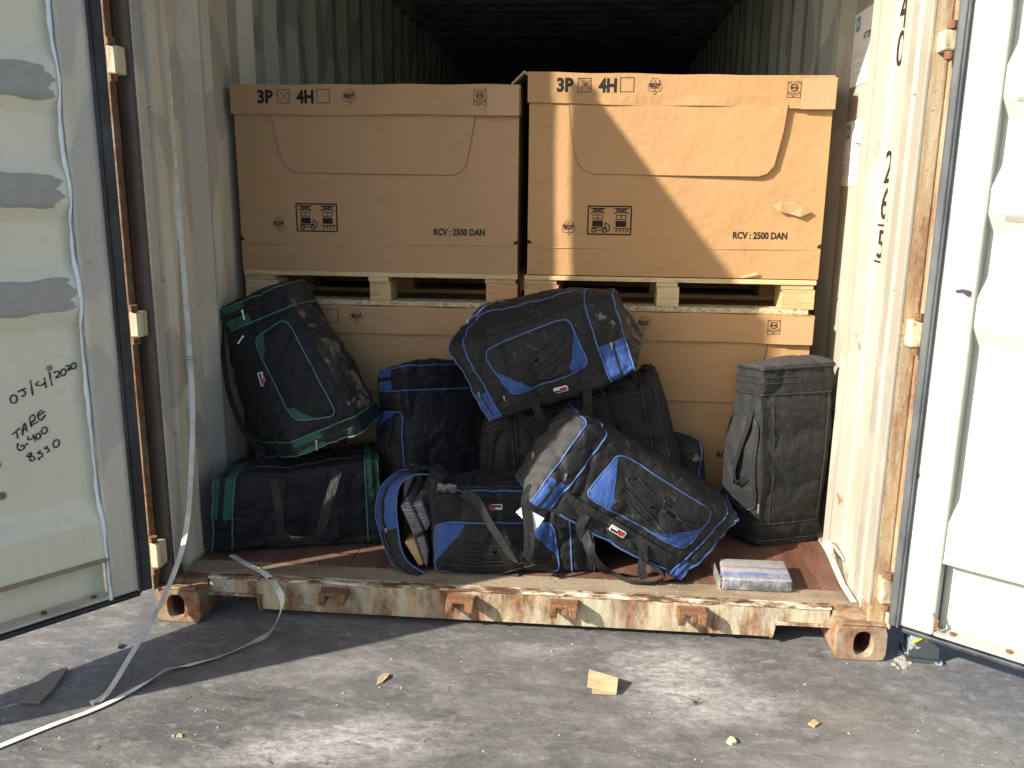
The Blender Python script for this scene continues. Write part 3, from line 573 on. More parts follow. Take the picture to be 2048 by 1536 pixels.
# ------------------------------------------------------------------ boxes on pallets
LBx0 = at(488.5, 540, YB)[0]; LBz0 = at(760, 545, YB)[2]; LBx1 = at(1035, 550, YB)[0]; LBz1 = at(750, 169.5, YB)[2]
RBx0 = at(1049, 547, YB)[0]; RBx1 = at(1634, 549, YB)[0]; RBz1 = at(1368, 147, YB)[2]
lz = lambda px, py: (at(px, py, YB)[0]-LBx0, at(px, py, YB)[2]-LBz0)
HDZ = LBz1-at(750, 230, YB)[2]               # depth of the lid flange
def resy(dr, cx, cz, r):
    for k in range(3):
        a = pi/2+k*2*pi/3; ca, sa = cos(a), sin(a)
        def T(x, y): return (cx+(x*sa+y*ca)*r, cz+(-x*ca+y*sa)*r)
        dr.line([T(-.30, 1.0), T(.30, 1.0), T(.52, .62), T(.72, .72), T(.50, .20), T(-.02, .30), T(.20, .40), T(.0, .72), T(-.30, .22), T(-.68, .40)], .0015, True)
    dr.text('REZY', cx-.020, cz-.0055, .012, bold=.05, width=.040); dr.text('150', cx-.006, cz-r*1.22, .005, bold=.02)
def draw_pict(dr, x0, z0, x1, z1):
    ol = dr.line; dr.line = lambda p, w, c=False: ol(p, w*1.35, c)
    w_, h_ = x1-x0, z1-z0; X = lambda a: x0+a*w_; Z = lambda b: z0+b*h_
    dr.frame(x0, z0, x1, z1, .0052)
    for c_, ch in ((.235, '2'), (.76, '4')):
        dr.frame(X(c_-.11), Z(.76), X(c_+.11), Z(.90), .0028)
        dr.line([(X(c_-.17), Z(.92)), (X(c_+.17), Z(.74))], .0030); dr.line([(X(c_-.17), Z(.74)), (X(c_+.17), Z(.92))], .0030); dr.line([(X(c_-.15), Z(.905)), (X(c_+.15), Z(.905))], .0025)
        dr.frame(X(c_-.115), Z(.53), X(c_+.115), Z(.70), .0030); dr.text(ch, X(c_)-.004, Z(.575), .010, bold=.03)
        dr.rect(X(c_-.12), Z(.285), X(c_+.12), Z(.49))
    dr.rect(X(.10), Z(.23), X(.44), Z(.265)); dr.circ(X(.15), Z(.16), .0075, .0035); dr.circ(X(.40), Z(.16), .0075, .0035); dr.rect(X(.21), Z(.145), X(.34), Z(.18))
    dr.line([(X(.41), Z(.25)), (X(.41), Z(.42)), (X(.50), Z(.34)), (X(.50), Z(.14)), (X(.46), Z(.14))], .0030)
    dr.rect(X(.58), Z(.22), X(.97), Z(.245))
    for a in (.65, .73, .81, .89): dr.line([(X(a+.04), Z(.22)), (X(a-.01), Z(.10))], .0030)
def pallet(x0, x1, z0, label, full=True):
    H = .132; t = thing('wooden_pallet', ((x0+x1)/2, YB+.4, z0), label, 'pallet', 'wooden pallets under the cardboard boxes'); y0, y1 = YB+.002, YB+1.0
    # three runners along x with blocks, boards above and below
    xs = [(x0, x0+.135), ((x0+x1)/2-.04, (x0+x1)/2+.045), (x1-.125, x1)]
    for j, (ya, yb) in enumerate(((y0, y0+.10), ((y0+y1)/2-.05, (y0+y1)/2+.05), (y1-.1, y1))):
        mb = MB(); mb.box((x0+.005, ya, z0), (x1-.02, yb, z0+.019)); mb.build('bottom_board', MAT['osb'] if j == 0 else MAT['wood'], t, bevel=.001)
        for k, (a, b) in enumerate(xs):
            mb = MB(); mb.box((a, ya+.002, z0+.0195), (b, yb+.03, z0+.096)); mb.build('block', (MAT['wood3'], MAT['wood2'], MAT['wood'])[(k+j+(1 if x0 < -.5 else 0)) % 3], t, bevel=.002)
            mb = MB(); mb.box((a-.004 if k else a, ya, z0+.0965), (b-.008, yb+.05, z0+.1145)); mb.build('stringer_board', MAT['wood2'] if k == 1 else MAT['wood'], t, bevel=.001)
    nb = 7; wd = (y1-y0)/nb
    for k in range(nb):
        mb = MB(); mb.box((x0, y0+k*wd-(.006 if k == 0 else 0), z0+.115), (x1, y0+(k+1)*wd-.025, z0+H)); mb.build('deck_board', MAT['wood2' if k % 2 == 0 else 'wood'], t, bevel=.001)
    return t
def carton(x0, x1, z0, z1, mat, label, upper=True, bulge=0.0, slope=0.0):
    t = thing('cardboard_box', ((x0+x1)/2, YB+.5, z0), label, 'box', 'printed cardboard pallet boxes in the container'); y0 = YB+.004; Wd = x1-x0
    # body with gently bowed front
    mb = MB(); nx, nz = 24, 16; G = []
    for j in range(nz+1):
        row = []
        for i in range(nx+1):
            u, v = i/nx, j/nz; row.append((x0+.006+(Wd-.012)*u, y0-bulge*(1-(2*u-1)**2)*(1-(2*v-1)**2)+.002*sin(u*9+v*5), z0+(z1-z0-.012)*v))
        G.append(row)
    mb.grid(G); b = G[0]; mb.box((x0+.006, y0+.004, z0), (x1-.006, y0+.98, z1-.012))
    body = mb.build('body', mat, t)
    # lid tray with an open end at the corner, slightly proud
    mb = MB(); nn = 30; G = []
    for j in range(4):
        row = []
        for i in range(nn+1):
            u = i/nn; zt = z1-slope*u+.0015*sin(u*23); zb_ = z1-HDZ-slope*u+.002*sin(u*11+1); zz_ = zb_+(zt-zb_)*j/3
            row.append((x0+Wd*u, y0-.016+.003*sin(u*7)+.003*(j == 0)*sin(u*19), zz_))
        G.append(row)
    mb.grid(G); G2 = [[(p[0], p[1]+.006, p[2]) for p in r] for r in G]; mb.grid(G2); mb.grid([G[0], G2[0]]); mb.grid([G[-1], [(p[0], y0+.98, p[2]+slope*0) for p in G[-1]]])
    for r_ in (0, -1):
        e = [G[j][r_] for j in range(4)]; mb.grid([e, [(p[0], y0+.98, p[2]) for p in e]])
    lid = mb.build('lid', mat, t)
    # taped corner
    mb = MB(); mb.box((x1-.125, y0-.0225, z1-HDZ-slope-.002), (x1-.004, y0-.0195, z1-slope-.004)); mb.build('tape_strip', MAT['tape'], lid)
    if not upper and x0 < -.5: pass
    # die-cut window flap
    A = [lz(*q) for q in ((547, 233), (553, 262), (562, 300), (570, 322), (581, 337), (598, 345), (750, 348), (905, 350), (920, 345), (932, 330), (938, 300), (945, 262), (950, 236))]
    A = [(x0+a*Wd/(LBx1-LBx0), z0+b) for a, b in A]
    top = z1-HDZ-slope*.5+.004; A[0] = (A[0][0], top); A[-1] = (A[-1][0], top)
    cxm = (A[0][0]+A[-1][0])/2
    def fy(x, z): u = abs(x-cxm)/.4; return y0-.0045-bulge*(1-((x-x0)/Wd*2-1)**2)*(1-((z-z0)/(z1-z0)*2-1)**2)-(.013 if bulge > 0 else .0015)*max(0, (x-cxm)/.4)*(1 if bulge > 0 else 0)
    mb = MB(); n_ = len(A); F = [(x, fy(x, z), z) for x, z in A]; K = [(x, y0+.004, z) for x, z in A]
    mb.add(F+K, [tuple(range(n_))]+[(i, i+1, n_+i+1, n_+i) for i in range(n_-1)]); wf = mb.build('window_flap', mat, body); mb = MB(); mb.tube([(p[0], p[1]-.0002, p[2]) for p in F], .0013, 5); mb.build('cut_edge', MAT['cutline'], wf)
    # score lines where the side folds
    sc = MB()
    for p, q in ((lz(490, 488), lz(1030, 492)),):
        a_ = (x0+p[0]*Wd/(LBx1-LBx0)+.01, z0+p[1]); b_ = (x0+q[0]*Wd/(LBx1-LBx0)-.01, z0+q[1]); N_ = 24
        P = [(a_[0]+(b_[0]-a_[0])*k/N_, y0-bulge*(1-(2*k/N_-1)**2)*(1-(2*(a_[1]-z0)/(z1-z0)-1)**2)+.0006, a_[1]+(b_[1]-a_[1])*k/N_) for k in range(N_+1)]
        sc.tube(P, .0022, 6)
    sc.build('score_line', mat, body, smooth=True)
    # finger holes
    for xx, sg in ((x0+.006, 1), (x1-.006, -1)):
        hz2 = z0+lz(490, 480)[1]; pts = [(xx, y0-.0035, hz2)]+[(xx+sg*.014*cos(a), y0-.0035, hz2+.014*sin(a)) for a in np.linspace(-.1, pi/2, 7)]
        mb = MB(); mb.add(pts, [tuple(range(len(pts)))]); mb.build('finger_hole', MAT['ink'], body)
    def S(px, py): a, b = lz(px, py); return x0+a*Wd/(LBx1-LBx0), b
    zl = z1-(LBz1-LBz0)                      # vertical shift of the lid print
    def dl_(off): d = D2((0, y0-.016, 0), (1, 0, 0), (0, 0, 1), .0008); d.fn = lambda x, z: y0-.016+.003*sin((x-x0)/Wd*7); return d
    pr = dl_(.0058); x_, z_ = S(522, 206); pr.text('3P', x_, zl+z_-slope*.1, .046, bold=.045, width=.062); pr.build('printed_text', MAT['ink'], lid); pr = dl_(.0058); x2, _ = S(600, 206); pr.text('4H', x2, zl+z_-slope*.2, .046, bold=.045, width=.068); pr.build('printed_text', MAT['ink'], lid)
    pr = dl_(.0058)
    for a, b in ((561, 586), (639, 665)):
        xa, xb = S(a, 207)[0], S(b, 207)[0]; za = zl+S(a, 207)[1]; pr.frame(xa, za-slope*.2, xb, za+xb-xa-slope*.2, .0024)
    pr.build('tick_box', MAT['ink'], lid)
    pr = dl_(.0058); xa, za = S(566, 202); zs_ = zl+za-slope*.1; pr.line([(xa, zs_), (xa+.035, zs_+.032)], .003); pr.line([(xa, zs_+.034), (xa+.034, zs_-.001)], .003); pr.build('pencil_cross', MAT['inkf'], lid)
    pr = dl_(.0058); xa, za = S(703, 193); resy(pr, xa, zl+za-slope*.35, .026); pr.build('recycling_mark', MAT['inkf'] if upper is None else MAT['ink'], lid)
    pr = dl_(.0058); xa, za = S(947, 211); xb, zb2 = S(972, 180); za += zl-slope*.85; zb2 += zl-slope*.85; pr.frame(xa, za, xb, zb2, .0016); pr.rect(xa, za+(zb2-za)*.27, xb, za+(zb2-za)*.27+.0014); pr.circ((xa+xb)/2, za+(zb2-za)*.63, .0135, .002); pr.circ((xa+xb)/2, za+(zb2-za)*.63, .0105, .0012)
    pr.text('INE', (xa+xb)/2-.009, za+(zb2-za)*.63-.0045, .009, bold=.02, width=.018); pr.text('100', xa+.003, zb2-.008, .0045, bold=.01); pr.text('C.21', xb-.014, zb2-.008, .0045, bold=.01); pr.text('21.5', xa+.003, za+(zb2-za)*.31, .0045, bold=.01); pr.text('3.8', xb-.011, za+(zb2-za)*.31, .0045, bold=.01)
    pr.text('INTERNATIONAL', xa+.006, za+.0085, .0035, width=xb-xa-.012, bold=.02); pr.text('LAB', (xa+xb)/2-.006, za+.003, .0038, bold=.02); pr.build('approval_stamp', MAT['ink'], lid)
    def bodyy(x, z): u, v = (x-x0-.006)/(Wd-.012), (z-z0)/(z1-z0-.012); return y0-bulge*(1-(2*u-1)**2)*(1-(2*v-1)**2)+.002*sin(u*9+v*5)
    def fb(): d = D2((0, 0, 0), (1, 0, 0), (0, 0, 1), .0010); d.fn = bodyy; return d
    pr = fb(); xa, za = S(562, 448); resy(pr, xa, z0+za, .026); pr.build('recycling_mark', MAT['ink'], body)
    pr = fb(); xa, za = S(597, 463); xb, zb2 = S(677, 407); draw_pict(pr, xa, z0+za, xb, z0+zb2); pr.build('handling_pictogram', MAT['ink'], body)
    pr = fb(); xa, za = S(867, 470); xb, _ = S(968, 470); pr.text('RCV : 2500 DAN', xa, z0+za, .0245, bold=.035, width=xb-xa); pr.build('printed_text', MAT['ink'], body)
    return t, lid, body
# lower stacks
PZ = LBz0-.132
pallet(LBx0, LBx1+.003, FZ, 'floor pallet under the lower left cardboard box, hidden behind the green bags')
pallet(RBx0, RBx1, FZ, 'floor pallet under the lower right cardboard box, hidden behind the black bags')
carton(LBx0-.004, LBx1, FZ+.132, PZ-.002, MAT['cardA'], 'lower left cardboard box behind the leaning green trimmed bag, printed 4H')
carton(RBx0+.004, RBx1+.004, FZ+.132, PZ-.002, MAT['cardB'], 'lower right cardboard box behind the tall all black bag')
pallet(LBx0, LBx1, PZ, 'pale wooden pallet between the two left cardboard boxes')
pallet(RBx0, RBx1, PZ, 'wooden pallet with orange end block between the two right cardboard boxes')
carton(LBx0-.012, LBx1+.004, LBz0, LBz1, MAT['cardA'], 'upper left cardboard box fully in shade, printed 3P 4H')
tR, lidR, bodyR = carton(RBx0+.004, RBx1+.012, LBz0+.004, RBz1+.006, MAT['cardB'], 'upper right cardboard box with sun across it and torn label scrap', bulge=.012, slope=.020)
# torn flap of the right lid leaning onto the left box, and a peeled scrap of tape
P0 = at(1060, 147, YB+.01); P1 = at(1048, 141, YB+.01); P2 = at(1022, 167, YB+.01)
mb = MB()
for (a, b) in ((P0, P1), (P1, P2)): mb.prism([a, b, b+V(0, 0, -.010), a+V(0, 0, -.010)], (0, .30, .0))
mb.build('torn_flap', MAT['cardedge'], lidR)
q = [at(*p, YB-.012) for p in ((1545, 412), (1562, 403), (1583, 404), (1606, 412), (1624, 424), (1600, 434), (1580, 428), (1560, 424))]
mb = MB(); mb.add([p+V(0, -.006*(i % 2), 0) for i, p in enumerate(q)], [tuple(range(8))]); mb.build('peeled_tape', MAT['tape'], bodyR)
mb = MB(); c0 = at(1494, 552, YB-.004); mb.hexa([c0+V(*p) for p in ((-.02, -.004, -.006), (.035, -.004, .006), (.035, .0, .006), (-.02, 0, -.006), (-.018, -.004, .0), (.036, -.004, .014), (.036, 0, .014), (-.018, 0, 0))]); mb.build('wood_splinter', MAT['wood2'], tR)

# ------------------------------------------------------------------ duffel bags
def smooth_noise(P, seed, f, n=14):
    r = np.random.RandomState(seed); out = np.zeros(len(P)); 
    for i in range(n):
        k = r.normal(size=3); k *= f*(.5+1.3*r.rand())/np.linalg.norm(k); out += np.sin(P@k+r.rand()*6.283)*(.6+.8*r.rand())
    return out/math.sqrt(n)
class Bag:
    """soft box: c in [-1,1]^3 = (along the bag, down the front, front to back)"""
    def __init__(s, c8, root, seed=1, r=.045, bulge=.02, wr=1.0, endb=.02, rings=(), sag=0.0, grow=1.04):
        # c8: front [A(u0v0) B(u1v0) C(u1v1) D(u0v1)] then the same four at the back
        A, B, C, D, a, b, c, d = [V(*p) for p in c8]
        if grow != 1: A, B, C, D, a, b, c, d = [np.where([1, 1, 0], (p-m0)*grow+m0, p) if p[2] < FZ+.03 else (p-m0)*grow+m0 for m0 in [(A+B+C+D+a+b+c+d)/8] for p in (A, B, C, D, a, b, c, d)]
        s.K = np.array([[[A, a], [D, d]], [[B, b], [C, c]]])      # [u][v][w]
        L = lambda p, q: np.linalg.norm(p-q)
        s.h = np.array([(L(A, B)+L(D, C)+L(a, b)+L(d, c))/8, (L(A, D)+L(B, C)+L(a, d)+L(b, c))/8, (L(A, a)+L(B, b)+L(C, c)+L(D, d))/8])
        s.r = min(r, s.h.min()*.9); s.bulge = bulge; s.wr = wr; s.endb = endb; s.seed = seed; s.root = root; s.rings = rings; s.sag = sag
        J = s.jac(np.zeros((1, 3)))[0]; s.det = np.linalg.det(J)
    def tri(s, q):
        u, v, w = [(q[:, i:i+1]+1)/2 for i in range(3)]; K = s.K
        return ((1-u)*((1-v)*((1-w)*K[0, 0, 0]+w*K[0, 0, 1])+v*((1-w)*K[0, 1, 0]+w*K[0, 1, 1])) + u*((1-v)*((1-w)*K[1, 0, 0]+w*K[1, 0, 1])+v*((1-w)*K[1, 1, 0]+w*K[1, 1, 1])))
    def jac(s, q):
        e = 1e-3; cols = []
        for i in range(3):
            d = np.zeros(3); d[i] = e; cols.append((s.tri(q+d)-s.tri(q-d))/(2*e))
        return np.stack(cols, -1)
    def ev(s, c, off=0.0, lift=None):
        c = np.atleast_2d(np.asarray(c, float)); p = c*s.h; inn = np.clip(p, -(s.h-s.r), s.h-s.r); d = p-inn; ln = np.linalg.norm(d, axis=1, keepdims=True)+1e-9
        n = d/ln; inside = (ln[:, 0] < 1e-6); q = (inn+s.r*n)/s.h
        J = s.jac(q); Jn = J/np.linalg.norm(J, axis=1, keepdims=True); N = np.einsum('nij,nj->ni', Jn, n); N /= np.linalg.norm(N, axis=1, keepdims=True)+1e-9
        P = s.tri(q)
        u, v, w = c.T; a = np.abs(n)
        bl = s.bulge*((1-v*v)*(1-np.abs(u)**3)*a[:, 2]+(1-w*w)*(1-np.abs(u)**3)*a[:, 1]) + s.endb*(1-v*v)*(1-w*w)*a[:, 0]
        f1 = smooth_noise(P, s.seed, 9)*.0085; f2 = smooth_noise(P, s.seed+1, 26)*.0038
        t = smooth_noise(P*np.array([1, 1, .55]), s.seed+2, 30); cre = (1-np.minimum(1, np.abs(t)*1.7))**1.6*-.0095
        t2 = smooth_noise(P*np.array([.6, 1, 1.2]), s.seed+5, 55); cre2 = (1-np.minimum(1, np.abs(t2)*1.9))**1.6*-.0042
        dsp = (f1+f2+cre+cre2)*s.wr
        for rg in s.rings: dsp = dsp+(.0035*np.sin(smooth_noise(P, s.seed+7, 60)*3)-.006)*np.exp(-((u-rg)*s.h[0]/.016)**2)*s.wr
        if lift is not None: off = off+lift
        return P+N*(bl+dsp+off)[:, None], N
    def face(s, F, a, b):
        a = np.asarray(a, float); b = np.asarray(b, float); o = np.ones_like(a)
        return {'F': np.stack([a, b, -o], -1), 'K': np.stack([a, b, o], -1), 'T': np.stack([a, -o, b], -1), 'B': np.stack([a, o, b], -1), 'L': np.stack([-o, a, b], -1), 'R': np.stack([o, a, b], -1)}[F]
    def body(s, mat, accents=(), ends=None, extra=(), nu=90, nv=50):
        """accents: list of (face, u0,u1,v0,v1,material,name)"""
        us = set(np.linspace(-1, 1, nu).round(4)); vs = set(np.linspace(-1, 1, nv).round(4)); ws = set(np.linspace(-1, 1, nv-6).round(4))
        for (F, a0, a1, b0, b1, m_, nm) in accents:
            us |= {a0, a1}
            if F in 'FK': vs |= {b0, b1}
            else: ws |= {b0, b1}
        us, vs, ws = [np.array(sorted(x)) for x in (us, vs, ws)]
        groups = {}
        for F, A_, B_ in (('F', us, vs), ('K', us, vs), ('T', us, ws), ('B', us, ws), ('L', vs, ws), ('R', vs, ws)):
            aa, bb = np.meshgrid(A_, B_, indexing='ij'); c = s.face(F, aa.ravel(), bb.ravel()); P, N = s.ev(c); nA, nB = len(A_), len(B_)
            J = s.K; flip = {'F': 1, 'K': 0, 'T': 0, 'B': 1, 'L': 1, 'R': 0}[F]
            for i in range(nA-1):
                for j in range(nB-1):
                    am, bm = (A_[i]+A_[i+1])/2, (B_[j]+B_[j+1])/2; key = ('body', mat, '')
                    if ends and F in ends: key = (ends[F][1], ends[F][0], F)
                    for (G, a0, a1, b0, b1, m_, nm) in accents:
                        if G == F and a0 <= am <= a1 and b0 <= bm <= b1: key = (nm, m_, (G, a0, b0))
                    g = groups.setdefault(key, {'v': [], 'f': [], 'ix': {}})
                    q = []
                    for (x, y) in ((i, j), (i+1, j), (i+1, j+1), (i, j+1)):
                        k_ = tuple(np.round(c[x*nB+y], 4))
                        if k_ not in g['ix']: g['ix'][k_] = len(g['v']); g['v'].append(P[x*nB+y])
                        q.append(g['ix'][k_])
                    # orient by the outward normal
                    e1 = P[(i+1)*nB+j]-P[i*nB+j]; e2 = P[i*nB+j+1]-P[i*nB+j]
                    if np.cross(e1, e2)@N[i*nB+j] < 0: q = q[::-1]
                    if len(set(q)) >= 3: g['f'].append(tuple(dict.fromkeys(q)))
        main = None
        for (nm, m_, _k), g in sorted(groups.items(), key=lambda kv: kv[0][0] != 'body'):
            mb = MB(); mb.add(g['v'], g['f']); o = mb.build(nm, m_, s.root, smooth=True)
            if nm == 'body': main = o
        s.main = main; return main
    def loop(s, u0, n=96):
        t = np.linspace(0, 8, n, endpoint=False); v = np.empty(n); w = np.empty(n)
        for i, x in enumerate(t):
            k, f = int(x//2), (x % 2)-1
            v[i], w[i] = ((f, -1), (1, f), (-f, 1), (-1, -f))[k]
        return np.stack([np.full(n, u0), v, w], -1)
    def ring(s, u0, mat, r=.0034, name='piping'):
        c = s.loop(u0); P, N = s.ev(c, .0015); mb = MB(); mb.tube(P, r, 6, closed=True); return mb.build(name, mat, s.root, smooth=True)
    def line(s, F, pts, mat, r=.0034, name='piping', off=.0015, parent=None, closed=False, wob=0):
        Q = cr([(a, b, 0) for a, b in pts], 8) if not closed else cr([(a, b, 0) for a, b in list(pts)+[pts[0]]], 8)[:-1]
        Q = np.array(Q); P, N = s.ev(s.face(F, Q[:, 0], Q[:, 1]), off)
        mb = MB(); mb.tube(P, r, 6, closed=closed); return mb.build(name, mat, parent or s.root, smooth=True)
    def strip(s, F, pts, width, mat, off=.003, name='webbing_strip', th=.002, parent=None):
        Q = [pts[0]]
        for a, b in zip(pts[:-1], pts[1:]): Q += [(a[0]+(b[0]-a[0])*t, a[1]+(b[1]-a[1])*t) for t in np.linspace(0, 1, 14)[1:]]
        Q = np.array(Q); P, N = s.ev(s.face(F, Q[:, 0], Q[:, 1]), off); mb = MB(); mb.ribbon(P, width, th, up=[tuple(x) for x in N]); return mb.build(name, mat, parent or s.root, smooth=False)
    def patch(s, F, quad, off=.003, n=8, side=.003):
        """bilinear quad on a face -> grid of points"""
        G = []
        for i in range(n+1):
            u = i/n; row = []
            for j in range(n+1):
                v = j/n; q = [(1-u)*(1-v)*quad[0][k]+u*(1-v)*quad[1][k]+u*v*quad[2][k]+(1-u)*v*quad[3][k] for k in (0, 1)]; row.append(q)
            G.append(row)
        Q = np.array(G).reshape(-1, 2); P, N = s.ev(s.face(F, Q[:, 0], Q[:, 1]), off); return P.reshape(n+1, n+1, 3), N.reshape(n+1, n+1, 3)
    # rounded pocket: quad of face coords, squircle outline, pillowed
    def pocket(s, F, quad, mat, pipe, accent=None, corners=(), h=.022, n=40, cords=None, name='front_pocket', cut=.55, e=7):
        quad = np.array(quad, float)
        def uv(a, b):
            m = max(abs(a), abs(b), 1e-6); x, y = a/m, b/m; k = m/((abs(x)**e+abs(y)**e)**(1/e)); x, y = x*k, y*k; p, q = (x+1)/2, (y+1)/2
            return (1-p)*(1-q)*quad[0]+p*(1-q)*quad[1]+p*q*quad[2]+(1-p)*q*quad[3]
        def H(a, b):
            m = np.maximum(np.abs(a), np.abs(b)); return .002+h*(1-m**5)**.7*(1-.25*m)
        T = np.linspace(-1, 1, n+1); aa, bb = np.meshgrid(T, T, indexing='ij'); Q = np.array([uv(a, b) for a, b in zip(aa.ravel(), bb.ravel())]); hh = H(aa.ravel(), bb.ravel())
        WR = lambda Q, m: smooth_noise(np.stack([Q[:, 0]*s.h[0], Q[:, 1]*s.h[1], Q[:, 0]*0], -1), s.seed+20, 45)*.0028*(1-np.minimum(m, 1)**6)
        wr = WR(Q, np.maximum(abs(aa), abs(bb)).ravel())
        s._pk = (uv, H, F)
        P, N = s.ev(s.face(F, Q[:, 0], Q[:, 1]), 0, lift=hh+wr); P = P.reshape(n+1, n+1, 3); mb = MB(); 
        fl = np.cross(P[1, 0]-P[0, 0], P[0, 1]-P[0, 0])@N[0] < 0
        mb.grid(P if not fl else P[::-1]); pk = mb.build(name, mat, s.root, smooth=True)
        R_ = [(x, -1) for x in T[:-1]]+[(1, x) for x in T[:-1]]+[(-x, 1) for x in T[:-1]]+[(-1, -x) for x in T[:-1]]
        E = np.array([uv(a, b) for a, b in R_]); P, N = s.ev(s.face(F, E[:, 0], E[:, 1]), .004); mb = MB(); mb.tube(P, .0034, 6, closed=True); mb.build('piping', pipe, pk, smooth=True)
        for (ca, cb, ta, tb) in corners:      # accent triangle: corner signs and reach along each side
            G = []
            for i in range(15):
                p = i/14
                # diagonal edge from (ca, cb*(1-2ta)) ... to (ca*(1-2tb), cb)
                D_ = np.array([ca*(1-2*tb*p), cb*(1-2*ta*(1-p))]); 
                if p < .5: E_ = np.array([ca, cb*(1-2*ta*(1-2*p))])
                else: E_ = np.array([ca*(1-2*tb*(2*p-1)), cb])
                G.append([D_*(1-q)+E_*q*.995 for q in np.linspace(0, 1, 9)])
            G = np.array(G).reshape(-1, 2); Q = np.array([uv(a, b) for a, b in G]); hh = H(G[:, 0], G[:, 1])+.0022+WR(Q, np.maximum(abs(G[:, 0]), abs(G[:, 1]))); P, N = s.ev(s.face(F, Q[:, 0], Q[:, 1]), 0, lift=hh); P = P.reshape(15, 9, 3)
            mb = MB(); fl = np.cross(P[7, 1]-P[6, 1], P[6, 2]-P[6, 1])@N[0] < 0; mb.grid(P if not fl else P[::-1]); mb.build('corner_patch', accent, pk, smooth=True)
        if cords:
            for k, pts in enumerate(cords):
                Q0 = np.array(cr([(a, b, 0) for a, b in pts], 8))[:, :2]; Q = np.array([uv(a, b) for a, b in Q0]); P, N = s.ev(s.face(F, Q[:, 0], Q[:, 1]), 0, lift=H(Q0[:, 0], Q0[:, 1])+.004+WR(Q, np.maximum(abs(Q0[:, 0]), abs(Q0[:, 1])))); mb = MB(); mb.tube(P, .0023, 5); mb.build('bungee_cord', MAT['cord'], pk, smooth=True)
        return pk
    def label(s, F, cx, cy, rot, w_=.052, h_=.019, flip=1, parent=None, off=.005):
        P, N = s.ev(s.face(F, [cx], [cy]), off); Pa, _ = s.ev(s.face(F, [cx+.02], [cy]), off); O, n_ = P[0], N[0]; ex = Pa[0]-O; ex -= n_*(ex@n_); ex /= np.linalg.norm(ex); ey = np.cross(n_, ex)
        x2 = ex*cos(rot)+ey*sin(rot); y2 = -ex*sin(rot)+ey*cos(rot)
        mb = MB(); hw, hh = w_/2, h_/2; pts = []
        for (sx, sy, a0) in ((1, 1, 0), (-1, 1, pi/2), (-1, -1, pi), (1, -1, 3*pi/2)):
            for a in np.linspace(a0, a0+pi/2, 5): pts.append((sx*(hw-.004)+.004*cos(a), sy*(hh-.004)+.004*sin(a)))
        mb.prism([O+x2*a+y2*b-n_*.004 for a, b in pts], n_*.006); lb = mb.build('label_patch', MAT['white'], parent or s.root)
        d = D2(O, x2, y2, .0026); d.n = n_; d.poly([(a*.93, b*.84) for a, b in pts]); d.build('label_ground', MAT['lblack'], lb)
        d = D2(O, x2, y2, .0032); d.n = n_
        for rr in (.0095, .0062): d.line([(w_*.20+rr*cos(a), -hh*.62+rr*sin(a)*1.15) for a in np.linspace(-.15, pi+.15, 14)], .0019)
        d.line([(w_*.40, hh*.4), (w_*.42, -hh*.4)], .0022); d.build('label_emblem', MAT['red'], lb)
        d = D2(O, x2, y2, .0032); d.n = n_; d.text('RANIA', -w_*.44, hh*.10, .0062, bold=.05, width=w_*.42); d.build('label_text', MAT['white'], lb); return lb
    def puller(s, F, a, b, dirn, L=.030, parent=None):
        P, N = s.ev(s.face(F, [a], [b]), .006); O, n_ = P[0], N[0]; d = V(*dirn); d -= n_*(d@n_); d /= np.linalg.norm(d); sd = np.cross(n_, d)
        mb = MB(); mb.hexa([O+sd*x+d*y+n_*z for z in (0, .0025) for x, y in ((-.0022, .008), (.0022, .008), (.0032, L), (-.0032, L))]); mb.hexa([O+sd*x+d*y+n_*z for z in (-.002, .004) for x, y in ((-.004, -.006), (.004, -.006), (.003, .007), (-.003, .007))]); return mb.build('zip_puller', MAT['metal'], parent or s.root)
def straploop(root, pts, mat=None, width=.030, up=(0, -1, .3), name='carry_strap', th=.0028, tw=None):
    P = cr(pts, 8); n = len(P); ups = []
    for i in range(n):
        t = i/(n-1); u = V(*up)
        if tw: a = np.interp(t, [x[0] for x in tw], [x[1] for x in tw]); tt = P[min(i+1, n-1)]-P[max(i-1, 0)]; tt /= np.linalg.norm(tt)+1e-9; u = u*cos(a)+np.cross(tt, u)*sin(a)
        ups.append(tuple(u))
    mb = MB(); mb.ribbon(P, width, th, up=ups); return mb.build(name, mat or MAT['web'], root, smooth=False)
GRP = 'duffel bags piled at the container door'
def corners(front, back): return [at(*p) if len(p) == 3 and not hasattr(p, 'shape') else p for p in front]+[p if hasattr(p, 'shape') else at(*p) for p in back]
def bagroot(name, c8, label): 
    c = np.mean([V(*p) for p in c8], axis=0); z = min(p[2] for p in c8); return thing(name, (c[0], c[1], z), label, 'duffel bag', GRP)

